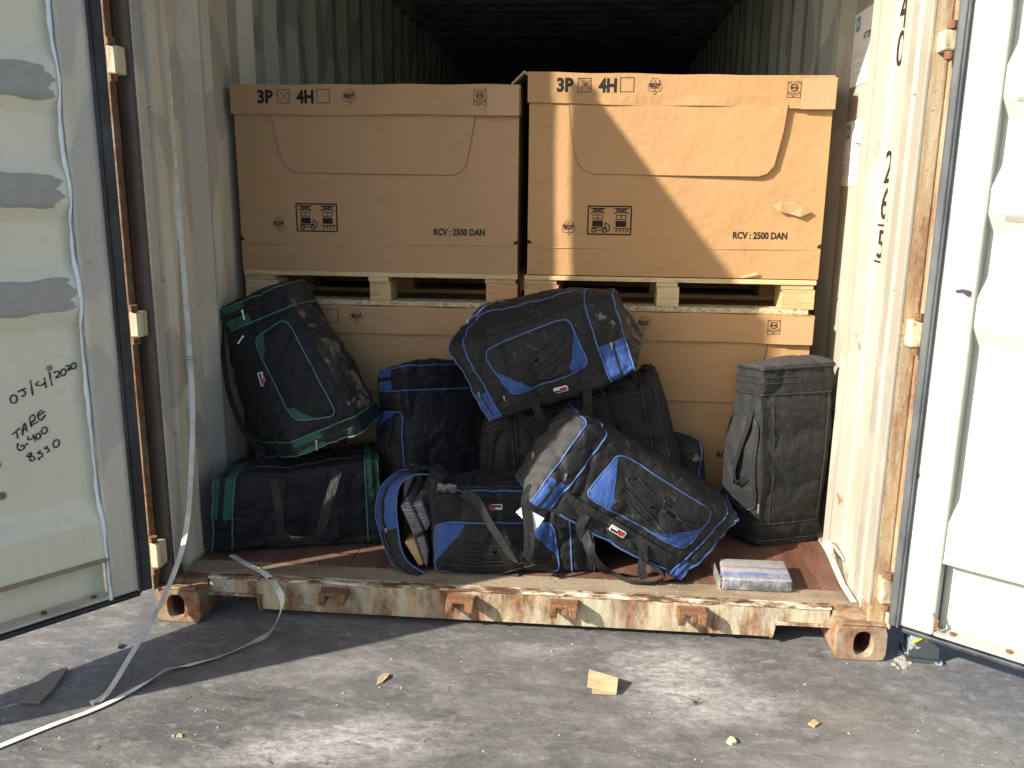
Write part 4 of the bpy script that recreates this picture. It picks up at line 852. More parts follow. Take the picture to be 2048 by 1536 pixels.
# B2: green trimmed bag lying along the left wall
D_ = flo(420, 1112); C_ = flo(766, 1090); A_ = at(430, 958, D_[1]+.01); B_ = at(756, 922, C_[1]+.01); bk = V(-.075, .27, .0)
c8 = [A_, B_, C_, D_, A_+bk+V(.05, 0, -.01), B_+bk, C_+bk, D_+bk+V(.05, 0, 0)]
r = bagroot('duffel_bag', c8, 'black duffel bag with green end bands lying flat under the leaning green one')
b = Bag(c8, r, seed=11, r=.020, bulge=.010, rings=(-.98, -.74, .80, .98), endb=.01)
b.body(MAT['navy'], accents=[('F', -.97, -.90, -1, .10, MAT['green'], 'accent_band'), ('F', -.84, -.75, -1, .10, MAT['green'], 'accent_band'), ('T', -.97, -.90, -1, .2, MAT['green'], 'accent_band'), ('T', -.84, -.75, -1, .2, MAT['green'], 'accent_band'), ('F', .82, .88, -1, -.15, MAT['green'], 'accent_band'), ('F', .92, .97, -1, -.15, MAT['green'], 'accent_band'), ('T', .82, .88, -1, .3, MAT['green'], 'accent_band'), ('T', .92, .97, -1, .3, MAT['green'], 'accent_band')])
for u in (-.98, -.74, .80, .98): b.ring(u, MAT['pipeg'])
b.strip('F', [(-.72, -.80), (.78, -.80)], .022, MAT['web']); b.strip('F', [(-.20, -1), (-.20, .75)], .030, MAT['web']); b.strip('F', [(.42, -1), (.42, .75)], .030, MAT['web'])
y0 = c8[3][1]
straploop(r, [at(548, 958, y0+.03), at(556, 1010, y0-.015), at(566, 1068, y0+.0), at(600, 1078, y0-.005), at(636, 1070, y0+.01), at(655, 1010, y0+.03), at(676, 940, y0+.10)], width=.032, tw=[(0, 0), (.35, .3), (.45, 1.0), (.6, 1.0), (.75, .2), (1, 0)])
b.line('T', [(-.7, -.5), (.76, -.55)], MAT['pipek'], .004, 'zipper')

# B1: green trimmed bag standing on it, leaning on the boxes
A_ = at(436, 622, .53); B_ = at(563, 568, .50); C_ = at(722, 862, .36); D_ = at(600, 912, .32); bk = at(607, 564, .72)-B_
c8 = [A_, B_, C_, D_, at(448, 628, .70), at(607, 564, .72), C_+bk*V(1.0, .9, 1.1)+V(.02, 0, .03), at(508, 905, .56)]
r = bagroot('duffel_bag', c8, 'tall black duffel bag with green corners leaning in the left corner')
b = Bag(c8, r, seed=23, r=.032, bulge=.016, rings=(-.97, -.66, .76, .98), endb=.02)
# bag's own frame: u along its length = A->D, so rebuild with the length axis first
c8b = [c8[0], c8[3], c8[2], c8[1], c8[4], c8[7], c8[6], c8[5]]
b = Bag(c8b, r, seed=23, r=.020, bulge=.014, rings=(-.97, -.68, .78, .98), endb=.015)
b.body(MAT['navy'], accents=[('F', -.96, -.88, -1, -.25, MAT['green'], 'accent_band'), ('F', -.80, -.69, -1, -.25, MAT['green'], 'accent_band'), ('F', .79, .86, -1, -.1, MAT['green'], 'accent_band'), ('F', .91, .97, -1, -.1, MAT['green'], 'accent_band'), ('B', -.95, .76, -1, 1, MAT['muddy'], 'muddy_panel')])
for u in (-.97, -.68, .78, .98): b.ring(u, MAT['pipeg'])
b.pocket('F', [(-.48, -.50), (.56, -.66), (.70, .62), (-.58, .66)], MAT['navy'], MAT['pipeg'], MAT['green'], [(-1, -1, .34, .26), (1, -1, .52, .16)], cords=[[(-.7, -.3), (.2, -.5), (.75, -.2), (0, 0), (-.75, .1)], [(-.6, .2), (.3, .05), (.8, .3), (.1, .4)]])
b.label('F', -.02, -.84, radians(-8)); b.puller('F', -.84, -.35, (.2, 0, -1)); b.puller('F', -.56, -.72, (-.6, 0, -.8)); b.puller('F', .88, -.35, (.0, 0, -1))
b.line('F', [(-.84, -1), (-.84, .9)], MAT['pipek'], .003, 'zipper'); b.line('F', [(.885, -1), (.885, .9)], MAT['pipek'], .003, 'zipper')
straploop(r, [c8[0]+V(-.0, .02, -.06), at(448, 720, .50), at(462, 800, .46), at(500, 880, .42), at(530, 905, .40)], width=.03, up=(-.6, -1, 0))

# B3: upright blue trimmed bag behind, against the boxes
c_tl, c_tm, c_tr = at(750, 742, .60), at(808, 732, .47), at(940, 732, .66)
H3 = c_tm[2]-FZ
def dn(p, dx=0, dy=0): return V(p[0]+dx, p[1]+dy, FZ)
tb = c_tl+(c_tr-c_tm)
c8 = [c_tl, dn(c_tl, .03), dn(c_tm, .05, .0), c_tm, tb, dn(tb, .04), dn(c_tr, .17, .02), c_tr]
r = bagroot('duffel_bag', c8, 'blue trimmed duffel bag standing on end in the dark middle gap')
b = Bag(c8, r, seed=31, r=.020, bulge=.010, rings=(-.97, -.70), endb=.02)
b.body(MAT['navy'], accents=[('F', -.96, -.87, -1, .05, MAT['blue'], 'accent_band'), ('F', -.82, -.71, -1, .05, MAT['blue'], 'accent_band')])
for u in (-.97, -.70, .9): b.ring(u, MAT['pipeb'])
b.pocket('F', [(-.46, -.86), (.70, -.86), (.70, .72), (-.46, .66)], MAT['navy'], MAT['pipeb'], MAT['blue'], [(-1, -1, .75, .24)], h=.03, cords=[[(-.8, .2), (-.2, .0), (.5, .2), (0, .35), (-.7, .45)], [(-.5, -.3), (.2, -.4), (.8, -.1)]])
b.puller('F', -.80, -.5, (0, 0, -1)); b.puller('F', -.45, -.3, (0, 0, -1))

# B8: low bag at the back right, only its end shows
A_ = at(1120, 900, .56); B_ = at(1412, 884, .62); c8f = [A_, B_, V(B_[0]+.01, .60, FZ), V(A_[0], .54, FZ)]; bk = V(-.02, .16, 0)
c8 = c8f+[p+bk for p in c8f]; c8[5] = c8[5]+V(-.03, 0, .0)
r = bagroot('duffel_bag', c8, 'dusty duffel bag lying behind, its blue piped end showing right of the black bag')
b = Bag(c8, r, seed=41, r=.04, bulge=.015, rings=(.60, .95), endb=.02); b.body(MAT['dusty'])
for u in (.58, .95): b.ring(u, MAT['pipeb'])
b.line('F', [(-.1, -.80), (.10, -.82), (.24, -.7), (.30, -.2)], MAT['pipeb'])

# B5: plain black bag lying across the middle, under the tilted one
A_ = at(970, 842, .50); B_ = at(1308, 752, .54); C_ = at(1372, 915, .53); D_ = at(985, 1010, .46); C_[2] = .24; D_[2] = FZ+.03; bk = V(0, .17, .02)
c8 = [A_, B_, C_, D_]+[p+bk for p in (A_, B_, C_, D_)]
r = bagroot('duffel_bag', c8, 'large plain black duffel bag lying crosswise under the tilted blue trimmed bag')
b = Bag(c8, r, seed=53, r=.038, bulge=.02, rings=(-.6, .8), endb=.03, wr=1.25); b.body(MAT['black'])
b.strip('F', [(-.45, -1), (-.33, .9)], .030, MAT['web']); b.strip('F', [(.22, -1), (.28, .9)], .030, MAT['web'])
for u in (-.62, .80, .97): b.ring(u, MAT['pipek'], .003, 'seam')
b.line('F', [(-.95, -.78), (0, -.86), (.9, -.80)], MAT['pipek'], .003, 'zipper')

# B4: big blue trimmed bag tilted on top
A_ = at(897, 695, .43); B_ = at(1226, 586, .47); C_ = at(1270, 742, .40); D_ = at(978, 846, .36); bk = V(.03, .25, .085)
c8 = [A_, B_, C_, D_]+[p+bk for p in (A_, B_, C_, D_)]; c8[5] = at(1228, 578, .70); c8[4] = c8[4]+V(.06, 0, .045)
r = bagroot('duffel_bag', c8, 'large muddy blue trimmed duffel bag tilted across the top of the middle pile')
b = Bag(c8, r, seed=67, r=.020, bulge=.040, rings=(-.97, -.78, .64, .97), endb=.015)
b.body(MAT['dusty'], accents=[('F', -.96, -.88, .25, 1, MAT['blue'], 'accent_band'), ('F', -.86, -.79, .25, 1, MAT['blue'], 'accent_band'), ('F', .65, .79, .10, 1, MAT['blue'], 'accent_band'), ('F', .82, .96, .10, 1, MAT['blue'], 'accent_band'), ('R', -1, 1, -1, 1, MAT['muddy'], 'end_panel')], ends={'R': (MAT['muddy'], 'end_panel')})
for u in (-.97, -.78, .64, .97): b.ring(u, MAT['pipeb'])
pk = b.pocket('F', [(-.60, -.70), (.44, -.82), (.50, .40), (-.50, .50)], MAT['dusty'], MAT['pipeb'], MAT['blue'], [(-1, 1, .60, .30), (1, 1, .72, .22)], cords=[[(-.85, -.25), (-.2, -.2), (.5, -.5), (.85, -.7)], [(-.7, .05), (0, .15), (.8, -.35)], [(-.6, .35), (.1, .3), (.8, .0), (.2, .5), (-.4, .75)], [(-.4, .6), (.2, .75), (.78, .3)]])
b.label('F', .06, .72, radians(2)); b.puller('F', .80, .12, (.12, 0, -1), .04); b.puller('F', -.86, .20, (.12, 0, -1), .04); b.puller('F', -.60, .45, (.1, 0, -1))
b.strip('F', [(-.76, .80), (.62, .86)], .028, MAT['web']); b.line('T', [(-.76, -.2), (0, -.35), (.62, -.2)], MAT['pipeb'], .003)
straploop(r, [at(1172, 735, .38), at(1174, 770, .385), at(1176, 830, .40)], width=.032); straploop(r, [at(1060, 788, .36), at(1078, 830, .37), at(1085, 880, .40)], width=.030)

# B6: open bag in the bottom middle, wrapped packages showing
D_ = flo(866, 1150); C_ = flo(1188, 1146); A_ = at(866, 985, D_[1]+.03); B_ = at(1180, 985, C_[1]+.03); bk = V(0, .27, .0)
c8 = [A_, B_, C_, D_, A_+bk+V(.02, 0, .01), B_+bk, C_+bk, D_+bk]
r6 = bagroot('duffel_bag', c8, 'open blue cornered duffel bag at the front with wrapped packages spilling from its left end')
b = Bag(c8, r6, seed=71, r=.022, bulge=.012, rings=(-.98, .70), endb=-.02)
b.body(MAT['black'])
b.ring(.70, MAT['pipeb']); b.ring(.98, MAT['pipek'])
b.pocket('F', [(-.93, -.30), (.50, -.30), (.56, .96), (-.93, .96)], MAT['black'], MAT['pipeb'], MAT['blue'], [(-1, -1, .75, .27), (1, -1, .70, .22)], h=.026, e=9,
         cords=[[(-.60, -.30), (.0, -.26), (.55, -.28)], [(-.62, -.26), (-.5, -.12), (.0, .05), (-.72, .12)], [(-.72, .16), (-.4, .28), (.3, .48), (-.35, .56), (-.9, .50)], [(-.85, .60), (-.2, .78), (0, .92), (.4, .72), (.8, .55), (.86, .42), (.6, .40)]])
b.strip('F', [(-.98, -.66), (.66, -.66)], .040, MAT['web']); b.label('F', -.20, -.68, radians(180+2), off=.008)
b.line('T', [(-.90, -.30), (-.86, -.75), (-.72, -.92), (-.3, -.96), (.3, -.96), (.64, -.90)], MAT['pipeb'], .0036)
b.line('T', [(-.82, -.30), (-.76, -.66), (-.62, -.80), (-.2, -.84), (.3, -.84), (.62, -.80)], MAT['pipek'], .003, 'zipper')
yf = D_[1]
straploop(r6, [at(925, 985, yf+.012), at(952, 1000, yf-.02), at(975, 1040, yf-.035), at(1005, 1085, yf-.04), at(1025, 1116, yf-.045), at(1042, 1124, yf-.05), at(1056, 1108, yf-.045), at(1058, 1060, yf-.03), at(1052, 1000, yf-.02), at(1066, 972, yf-.0)], width=.034, tw=[(0, 0), (.2, .5), (.4, .7), (.5, 1.2), (.55, 1.9), (.62, .3), (.8, 0), (1, 0)])
mb = MB(); P = b.patch('F', [(-.2, -.2)]*4)[0]
c0 = b.ev(b.face('F', [.02], [.96]), .02)[0][0]; mb = MB(); mb.tube([c0+V(-.012, -.004, 0), c0+V(.012, -.004, .002)], [.006, .007], 10); mb.tube([c0+V(.012, -.004, 0), c0+V(.03, -.004, -.004)], .003, 6); mb.build('cord_lock', MAT['cord'], r6, smooth=True)
# the unzipped end, hanging open to the left
def arc(pts, ys, n=9): return cr([at(x, y, Y) for (x, y), Y in zip(pts, ys)], n)
yo = D_[1]
outer = arc([(842, 938), (800, 942), (764, 972), (752, 1020), (760, 1062), (776, 1108), (796, 1138), (842, 1150)], [yo+.22, yo+.20, yo+.16, yo+.14, yo+.13, yo+.09, yo+.05, yo+.02])
inner = arc([(862, 948), (828, 950), (800, 970), (793, 1012), (797, 1060), (803, 1096), (818, 1124), (850, 1146)], [yo+.10, yo+.09, yo+.07, yo+.05, yo+.035, yo+.02, yo+.01, yo+.005])
nA = len(outer)
def flapgrid(i0, i1, t0, t1, off=0, nj=9):
    G = []
    for i in range(i0, i1+1):
        row = []
        for j in range(nj):
            t = t0+(t1-t0)*j/(nj-1); p = outer[i]*(1-t)+inner[i]*t+V(-.010, -.022, .0)*sin(pi*t)*1.0+V(0, -1, 0)*off; p = p+V(1, 0, .5)*.0025*sin(i*.9+t*4); row.append(p)
        G.append(row)
    return G
k1 = int(nA*.56)
mb = MB(); mb.grid(flapgrid(0, nA-1, 0, 1)); back = [[p+V(.01, .05, 0) for p in (outer[i]*(1-t)+inner[i]*t for t in (0, .5, 1))] for i in range(nA)]; mb.grid(back); end = mb.build('end_flap', MAT['black'], r6, smooth=True)
for t0, t1 in ((.03, .42), (.60, .97)):
    mb = MB(); mb.grid(flapgrid(0, k1, t0, t1, .0022)); mb.build('accent_band', MAT['blue'], end, smooth=True)
mb = MB(); mb.tube([p+V(0, -.004, 0) for p in outer], .0036, 6); mb.build('piping', MAT['pipeb'], end, smooth=True)
mb = MB(); mb.tube([p+V(0, -.004, 0) for p in inner], .0034, 6); mb.build('piping', MAT['pipeb'], end, smooth=True)
mb = MB(); mb.tube([g[4]+V(0, -.005, 0) for g in flapgrid(0, nA-1, 0, 1)], .0032, 6); mb.build('zipper', MAT['pipek'], end, smooth=True)
o_ = outer[k1]*.5+inner[k1]*.5+V(-.004, -.03, .01); mb = MB(); mb.hexa([o_+V(x, z, y) for z in (0, .003) for x, y in ((-.004, 0), (.004, 0), (.018, -.034), (.010, -.036))]); mb.build('zip_puller', MAT['metal'], end)
# dark inside wall and lining of the opening
mb = MB(); a1 = [at(806, 950, yo+.27), at(858, 944, yo+.27), at(870, 1138, yo+.24), at(815, 1120, yo+.24)]; mb.prism(a1, (0, .012, 0)); mb.build('lining', MAT['black'], r6)
# loose gathered cloth over the opening's top
cl = arc([(850, 985), (856, 950), (866, 932), (884, 928)], [yo+.05, yo+.04, yo+.08, yo+.14], 6); cl2 = arc([(872, 1000), (880, 968), (892, 950), (900, 944)], [yo+.02, yo+.02, yo+.05, yo+.10], 6)
mb = MB(); mb.grid([[a*(1-t)+b_*t+V(0, -.016*sin(pi*t), .004*sin(i*1.3)) for t in np.linspace(0, 1, 7)] for i, (a, b_) in enumerate(zip(cl, cl2))]); mb.build('gathered_edge', MAT['black'], r6, smooth=True)
# packages
PK = 'wrapped packages inside the open bag'
def package(q, ys, dv, mat, label, name='wrapped_package'):
    F = [at(x, y, Y) for (x, y), Y in zip(q, ys)]; K = [p+V(*dv) for p in F]; c = np.mean(F+K, axis=0); t = thing(name, (c[0], c[1], min(p[2] for p in F+K)), label, 'package', PK)
    mb = MB(); mb.add(F+K, [(0, 1, 2, 3), (7, 6, 5, 4), (0, 4, 5, 1), (1, 5, 6, 2), (2, 6, 7, 3), (3, 7, 4, 0)]); o = mb.build('wrap', mat, t, bevel=.007, seg=3, smooth=True); return t
package([(799, 1012), (818, 1003), (847, 1064), (827, 1073)], [yo+.045, yo+.05, yo+.035, yo+.03], (.01, .17, .045), MAT['wrap'], 'grey film wrapped package, leftmost and nearest the blue flap')
package([(824, 1008), (843, 1000), (862, 1050), (851, 1066)], [yo+.06, yo+.065, yo+.05, yo+.045], (.02, .17, .05), MAT['wrap'], 'grey film wrapped package, upper right one beside the bag cloth')
package([(807, 1084), (829, 1076), (848, 1130), (838, 1134)], [yo+.03, yo+.035, yo+.02, yo+.015], (.0, .16, .0), MAT['brownwrap'], 'tan brown wrapped package at the bottom of the open bag')
package([(830, 1076), (848, 1069), (858, 1100), (853, 1140)], [yo+.045, yo+.05, yo+.04, yo+.02], (.0, .14, .01), MAT['wrap'], 'silver film wrapped package right of the tan one')
mb = MB(); c0 = at(893, 976, yo+.015); pts = []
G = [[c0+V(a*.034+.004*sin(b_*9), -.012*(1-a*a)*(1-b_*b_)+.02*abs(a)*0, b_*.015+.003*sin(a*7)) for a in np.linspace(-1, 1, 12)] for b_ in np.linspace(-1, 1, 8)]
mb.grid(G); mb.build('plastic_scrap', MAT['wrap'], r6, smooth=True)
mb = MB(); c0 = at(1058, 1032, yf-.022); mb.hexa([c0+V(x, y_, z) for y_ in (0, .0012) for x, z in ((-.045, .012), (-.022, .034), (.052, -.006), (.022, -.052))]); mb.build('paper_tag', MAT['white'], r6)

# B7: blue trimmed bag at the front right, mesh end up
A_ = at(1178, 858, .27); D_ = at(1072, 1006, .13); C_ = at(1352, 1160, .19); B_ = at(1470, 1042, .40)
A2 = at(1140, 806, .50); D2_ = at(1042, 950, .36); B2 = at(1448, 985, .62); C2 = C_+V(.06, .24, .0); C_ = V(C_[0], C_[1], FZ+.004); C2[2] = FZ+.004
c8 = [A_, B_, C_, D_, A2, B2, C2, D2_]
r = bagroot('duffel_bag', c8, 'sunlit blue trimmed duffel bag with black mesh end tilted at the front right')
b = Bag(c8, r, seed=83, grow=1.085, r=.020, bulge=.016, rings=(-.98, -.74, .82, .98), endb=.035, wr=1.1)
b.body(MAT['dusty'], accents=[('F', -.97, -.89, .30, 1, MAT['blue'], 'accent_band'), ('F', -.85, -.75, .30, 1, MAT['blue'], 'accent_band'), ('F', .83, .89, .45, 1, MAT['blue'], 'accent_band'), ('F', .92, .97, .45, 1, MAT['blue'], 'accent_band'), ('B', -.97, -.75, -1, 0, MAT['blue'], 'accent_band')], ends={'L': (MAT['mesh'], 'mesh_end')})
for u in (-.98, -.74, .82, .98): b.ring(u, MAT['pipeb'], .0038)
b.pocket('F', [(-.54, -.86), (.66, -.88), (.72, .24), (-.56, .30)], MAT['dusty'], MAT['pipeb'], MAT['blue'], [(-1, 1, .95, .26), (1, 1, .62, .36)], h=.032, e=8,
         cords=[[(-.62, -.70), (-.2, -.45), (.35, -.30), (.75, -.35)], [(-.60, -.66), (-.62, -.3), (-.1, -.1), (.55, .05), (.62, .2), (.2, .2)], [(-.64, -.05), (-.2, .15), (.3, .5), (.5, .62), (.45, .75), (.1, .62), (-.4, .35)], [(.3, -.3), (.6, -.12), (.9, -.2)]])
b.strip('F', [(-.72, .56), (.80, .60)], .046, MAT['web']); b.label('F', .0, .60, radians(0), off=.009, w_=.058, h_=.022)
b.line('F', [(-.62, .90), (-.2, .95), (.4, .92), (.74, .86)], MAT['pipeb'], .0036); b.line('F', [(-.6, .80), (0, .84), (.72, .78)], MAT['pipek'], .003, 'zipper')
b.puller('F', -.86, .10, (-.2, 0, -1), .04); b.puller('F', -.52, .12, (0, 0, -1), .04)
c0 = b.ev(b.face('F', [.18], [-.35]), .04)[0][0]; mb = MB(); mb.tube([c0+V(-.008, 0, .004), c0+V(.008, 0, -.004)], .0075, 10); mb.tube([c0+V(.008, 0, -.004), c0+V(.03, -.004, -.03), c0+V(.05, 0, -.03)], .0018, 5); mb.build('cord_lock', MAT['cord'], r, smooth=True)
mb = MB(); c0 = b.ev(b.face('L', [.3], [.1]), .004)[0][0]; mb.box(c0-V(.004, .004, .012), c0+V(.004, .002, .012)); mb.build('zip_puller', MAT['metal'], r)
straploop(r, [at(1160, 1040, .165), at(1172, 1075, .14), at(1186, 1115, .13), flo(1215, 1150)+V(0, 0, .012), flo(1262, 1170)+V(0, 0, .012), flo(1305, 1172)+V(0, 0, .012), flo(1326, 1166)+V(0, 0, .02), at(1318, 1144, .15), at(1290, 1120, .16), at(1285, 1090, .18)], width=.032, tw=[(0, .2), (.3, .4), (.5, 1.1), (.7, 1.2), (.8, 2.4), (.9, .6), (1, .2)])
straploop(r, [at(1172, 1030, .15), at(1160, 1055, .14), at(1168, 1082, .145)], width=.030); straploop(r, [at(1288, 1112, .165), at(1283, 1140, .155), at(1290, 1158, .15)], width=.030)

# B9: tall all black bag at the right wall
T1, T2 = at(1526, 738, .50), at(1676, 728, .58); T2[0] = min(T2[0], 1.145); F1, F2 = flo(1520, 1088)+V(0, 0, .0), flo(1650, 1078)
TL = at(1474, 730, .69); FL = at(1444, 990, .67); FL[2] = FZ+.02
F1 = V(F1[0]-.02, .54, FZ+.004); F2 = V(min(F2[0]+.02, 1.15), .64, FZ+.004)
c8 = [T1, F1, F2, T2, TL, FL, F2+V(-.03, .10, 0), T2+V(-.02, .14, .0)]
r = bagroot('duffel_bag', c8, 'tall all black canvas duffel bag standing at the sunlit right wall')
b = Bag(c8, r, seed=97, r=.018, bulge=.012, rings=(-.90, -.66, .74, .94), endb=.03, wr=.75)
b.body(MAT['charcoal'], ends={'L': (MAT['mesh'], 'mesh_end'), 'R': (MAT['mesh'], 'mesh_end')})
for u in (-.95, -.68, .74, .94): b.ring(u, MAT['pipek'], .0036, 'seam')
b.strip('F', [(-.66, -.86), (.72, -.86)], .030, MAT['web']); b.line('F', [(-.66, .84), (.72, .84)], MAT['pipek'], .0028, 'seam'); b.line('F', [(-.66, -.66), (.72, -.66)], MAT['pipek'], .0024, 'seam')
for u in (-.86, -.80): b.line('T', [(u, .9), (u, -.9)], MAT['pipek'], .0026, 'zipper')
for u in (-.86, -.80): b.line('F', [(u, -1), (u, -.1)], MAT['pipek'], .0026, 'zipper')
b.pocket('T', [(-.42, -.9), (.60, -.9), (.60, .8), (-.42, .8)], MAT['charcoal'], MAT['pipek'], None, (), h=.018)
b.puller('F', .52, -.97, (0, 0, -1), .03); b.puller('F', .52, -.93, (0, 0, -1), .03)
straploop(r, [at(1506, 812, .56), at(1496, 850, .54), at(1482, 890, .54), at(1470, 930, .55), at(1466, 955, .55), at(1474, 968, .54), at(1500, 948, .53), at(1498, 935, .54)], width=.026, up=(-1, -.6, 0), tw=[(0, 0), (.5, .4), (.7, 1.3), (.85, .4), (1, 0)])

# ------------------------------------------------------------------ lone wrapped brick on the sill
f0, f1 = flo(1443, 1181), flo(1585, 1187); hB = .044; Rb, Lb = atz(1570, 1121, FZ+hB), atz(1438, 1116, FZ+hB); Rb[2] = Lb[2] = FZ
ax = (f1-f0)/np.linalg.norm(f1-f0); ay = V(-ax[1], ax[0], 0); L_ = np.linalg.norm(f1-f0); Dp = (Lb-f0)@ay; c0 = f0.copy()
t = thing('wrapped_package', (f0+f1+Rb+Lb)/4, 'flat film wrapped block with blue and tan label lying alone on the sill', 'package')
mb = MB(); K = [f0, f1, Rb, Lb]; K2 = [p+V(0, 0, hB)+ay*.003 for p in K]; mb.hexa(K+K2); br = mb.build('wrap', MAT['brick'], t, bevel=.009, seg=3, smooth=True)
mb = MB(); G = []
for i in range(10):
    a = i/9; G.append([c0+ay*(Dp*a)+ax*(-.002-.010*abs(sin(a*9))*(1-(2*z-1)**2)-.004)+V(0, 0, hB*z) for z in np.linspace(0, 1, 6)])
m = NT('clear_film'); m.b.inputs['Transmission Weight'].default_value = .85; m.b.inputs['IOR'].default_value = 1.2; m.rough(.12); m.col((.85, .86, .86)); m.bump(m.noise(90, 5), .8, .004); MAT['film'] = m.mat
mb.grid(G); mb.build('film_end', MAT['film'], t, smooth=True)

# ------------------------------------------------------------------ plastic strapping
def gz(x, y, z=.004): p = atz(x, y, z); return p
t = thing('plastic_strap', at(381, 720, .20), 'white plastic strap with wire buckle hanging down the left jamb to the ground', 'strap', 'white plastic straps')
P = cr([at(318, -60, .27), at(326, 30, .27), at(340, 200, .265), at(357, 420, .25), at(372, 600, .22), at(380, 716, .20), at(385, 800, .17), at(384, 900, .12), at(377, 1020, .07), at(366, 1090, .035), at(352, 1135, -.01), at(334, 1180, -.035), at(312, 1224, -.08), gz(262, 1310, .03), gz(215, 1385, .014), gz(182, 1408, .004)], 8)
sd = [(1, .1, 0)]*len(P); n_ = len(P); sd = [tuple(V(1, .3, 0)*1.0+V(-.0, .6, 0)*(i/n_ > .7)) for i in range(n_)]
mb = MB(); mb.ribbon(P, .0165, .0012, sides=sd); mb.build('band', MAT['strap'], t)
P2 = cr([at(381, 724, .215), at(377, 800, .23), at(376, 900, .22), at(379, 990, .20), at(373, 1060, .16)], 8); mb = MB(); mb.ribbon(P2, .013, .0012, sides=[(1, .3, 0)]*len(P2)); mb.build('band', MAT['strap'], t)
c0 = at(382, 720, .188); bx = [(-.016, .011), (.016, .011), (.020, .004), (.014, -.002), (.020, -.011), (-.014, -.010), (-.018, 0)]; mb = MB(); mb.tube([c0+V(a, 0, b_) for a, b_ in bx], .0016, 5, closed=True); mb.tube([c0+V(-.016, -.003, .001), c0+V(.016, -.003, .002)], .0016, 5); mb.build('wire_buckle', MAT['metal'], t, smooth=True)
t = thing('plastic_strap', gz(300, 1390), 'long curling plastic strap from the sill across the shaded ground', 'strap', 'white plastic straps')
P = cr([flo(462, 1112)+V(0, 0, .004), flo(497, 1132)+V(0, 0, .004), flo(530, 1150)+V(0, 0, .005), at(552, 1172, YS-.018), at(564, 1200, YS-.045), at(558, 1232, YS-.08), gz(538, 1268, .012), gz(505, 1290), gz(440, 1316), gz(398, 1326), gz(340, 1342), gz(290, 1368), gz(200, 1414), gz(100, 1452), gz(0, 1492), gz(-60, 1515)], 8)
sd = []
for i, p in enumerate(P):
    a = i/len(P); q = P[min(i+1, len(P)-1)]-P[max(i-1, 0)]; q /= np.linalg.norm(q); hz = V(-q[1], q[0], 0); hz /= np.linalg.norm(hz)+1e-6; tw = np.interp(a, [0, .2, .3, .42, .5, .62, .68, .75, 1], [0, .2, .9, 1.3, .6, .2, 1.0, .1, 0]); up_ = np.cross(q, hz); up_ = up_ if up_[2] > 0 else -up_; sd.append(tuple(hz*cos(tw)+up_*sin(tw)))
P = [p+V(0, 0, .009*abs(np.interp(i/len(P), [0, .38, .45, .62, .68, .75, 1], [0, 0, 1, .2, .9, .1, 0]))) for i, p in enumerate(P)]
mb = MB(); mb.ribbon(P, .0215, .0013, sides=sd); mb.build('band', MAT['strap'], t)
t = thing('plastic_strap', flo(1700, 1150), 'short frayed plastic strap lying along the right edge of the threshold', 'strap', 'white plastic straps')
P = cr([at(1680, 1084, .50), at(1685, 1100, .46), at(1700, 1132, .36), at(1712, 1162, .27), at(1724, 1192, .19), at(1735, 1218, .115)], 8); P = [V(min(p[0], 1.140-.0*i), p[1], max(p[2], FZ+.006)) for i, p in enumerate(P)]; mb = MB(); mb.ribbon(P, .021, .0013, up=(0, 0, 1)); mb.build('band', MAT['strap'], t)
P = cr([at(1680, 1084, .49), at(1690, 1083, .47), at(1696, 1098, .43), at(1692, 1114, .40)], 6); P = [V(min(p[0], 1.145), p[1], max(p[2], FZ+.008)) for p in P]; mb = MB(); mb.ribbon(P, .012, .0013, up=(.3, .3, 1)); mb.build('band', MAT['strap'], t)

# ------------------------------------------------------------------ steel foot under the right door
a, b_ = gz(1815, 1322, 0), gz(1880, 1330, 0); ax = b_-a; wd = np.linalg.norm(ax); ax /= wd; ay = V(-ax[1], ax[0], 0)
t = thing('steel_block', a+ax*wd/2+ay*.05, 'dark flaking steel block with yellow stripe under the open right door', 'support block')
mb = MB(); mb.hexa([a+ax*x+ay*y+V(0, 0, z) for z in (.013, .128) for x, y in ((.004, .005), (wd-.004, .005), (wd-.004, .10), (.004, .10))]); bd = mb.build('block', MAT['jack'], t, bevel=.002)
mb = MB(); mb.hexa([a+ax*x+ay*y+V(0, 0, z) for z in (.0, .0125) for x, y in ((-.006, -.006), (wd+.006, -.006), (wd+.006, .11), (-.006, .11))]); mb.build('base_plate', MAT['jack'], t, bevel=.002)
mb = MB(); mb.prism([a+ax*x+ay*.0035+V(0, 0, z) for x, z in ((.008, .058), (.008, .070), (.050, .100), (.060, .100))], -ay*.001); mb.build('yellow_stripe', MAT['yellow'], bd)
t = MB(); rr = np.random.RandomState(5)
for k in range(110):
    c0 = gz(1806+rr.normal()*7, 1318+rr.normal()*9, .0); s_ = .0015+.0045*rr.rand()**2; t.hexa([c0+V(x*s_*(1+.4*rr.rand()), y*s_*(1+.4*rr.rand()), z*s_*.9) for z in (0, 1) for x, y in ((-1, -1), (1, -1), (1, 1), (-1, 1))])
tag(t.build('concrete_crumbs', MAT['crust']), 'pale crumbly crust beside the steel block', kind='stuff')

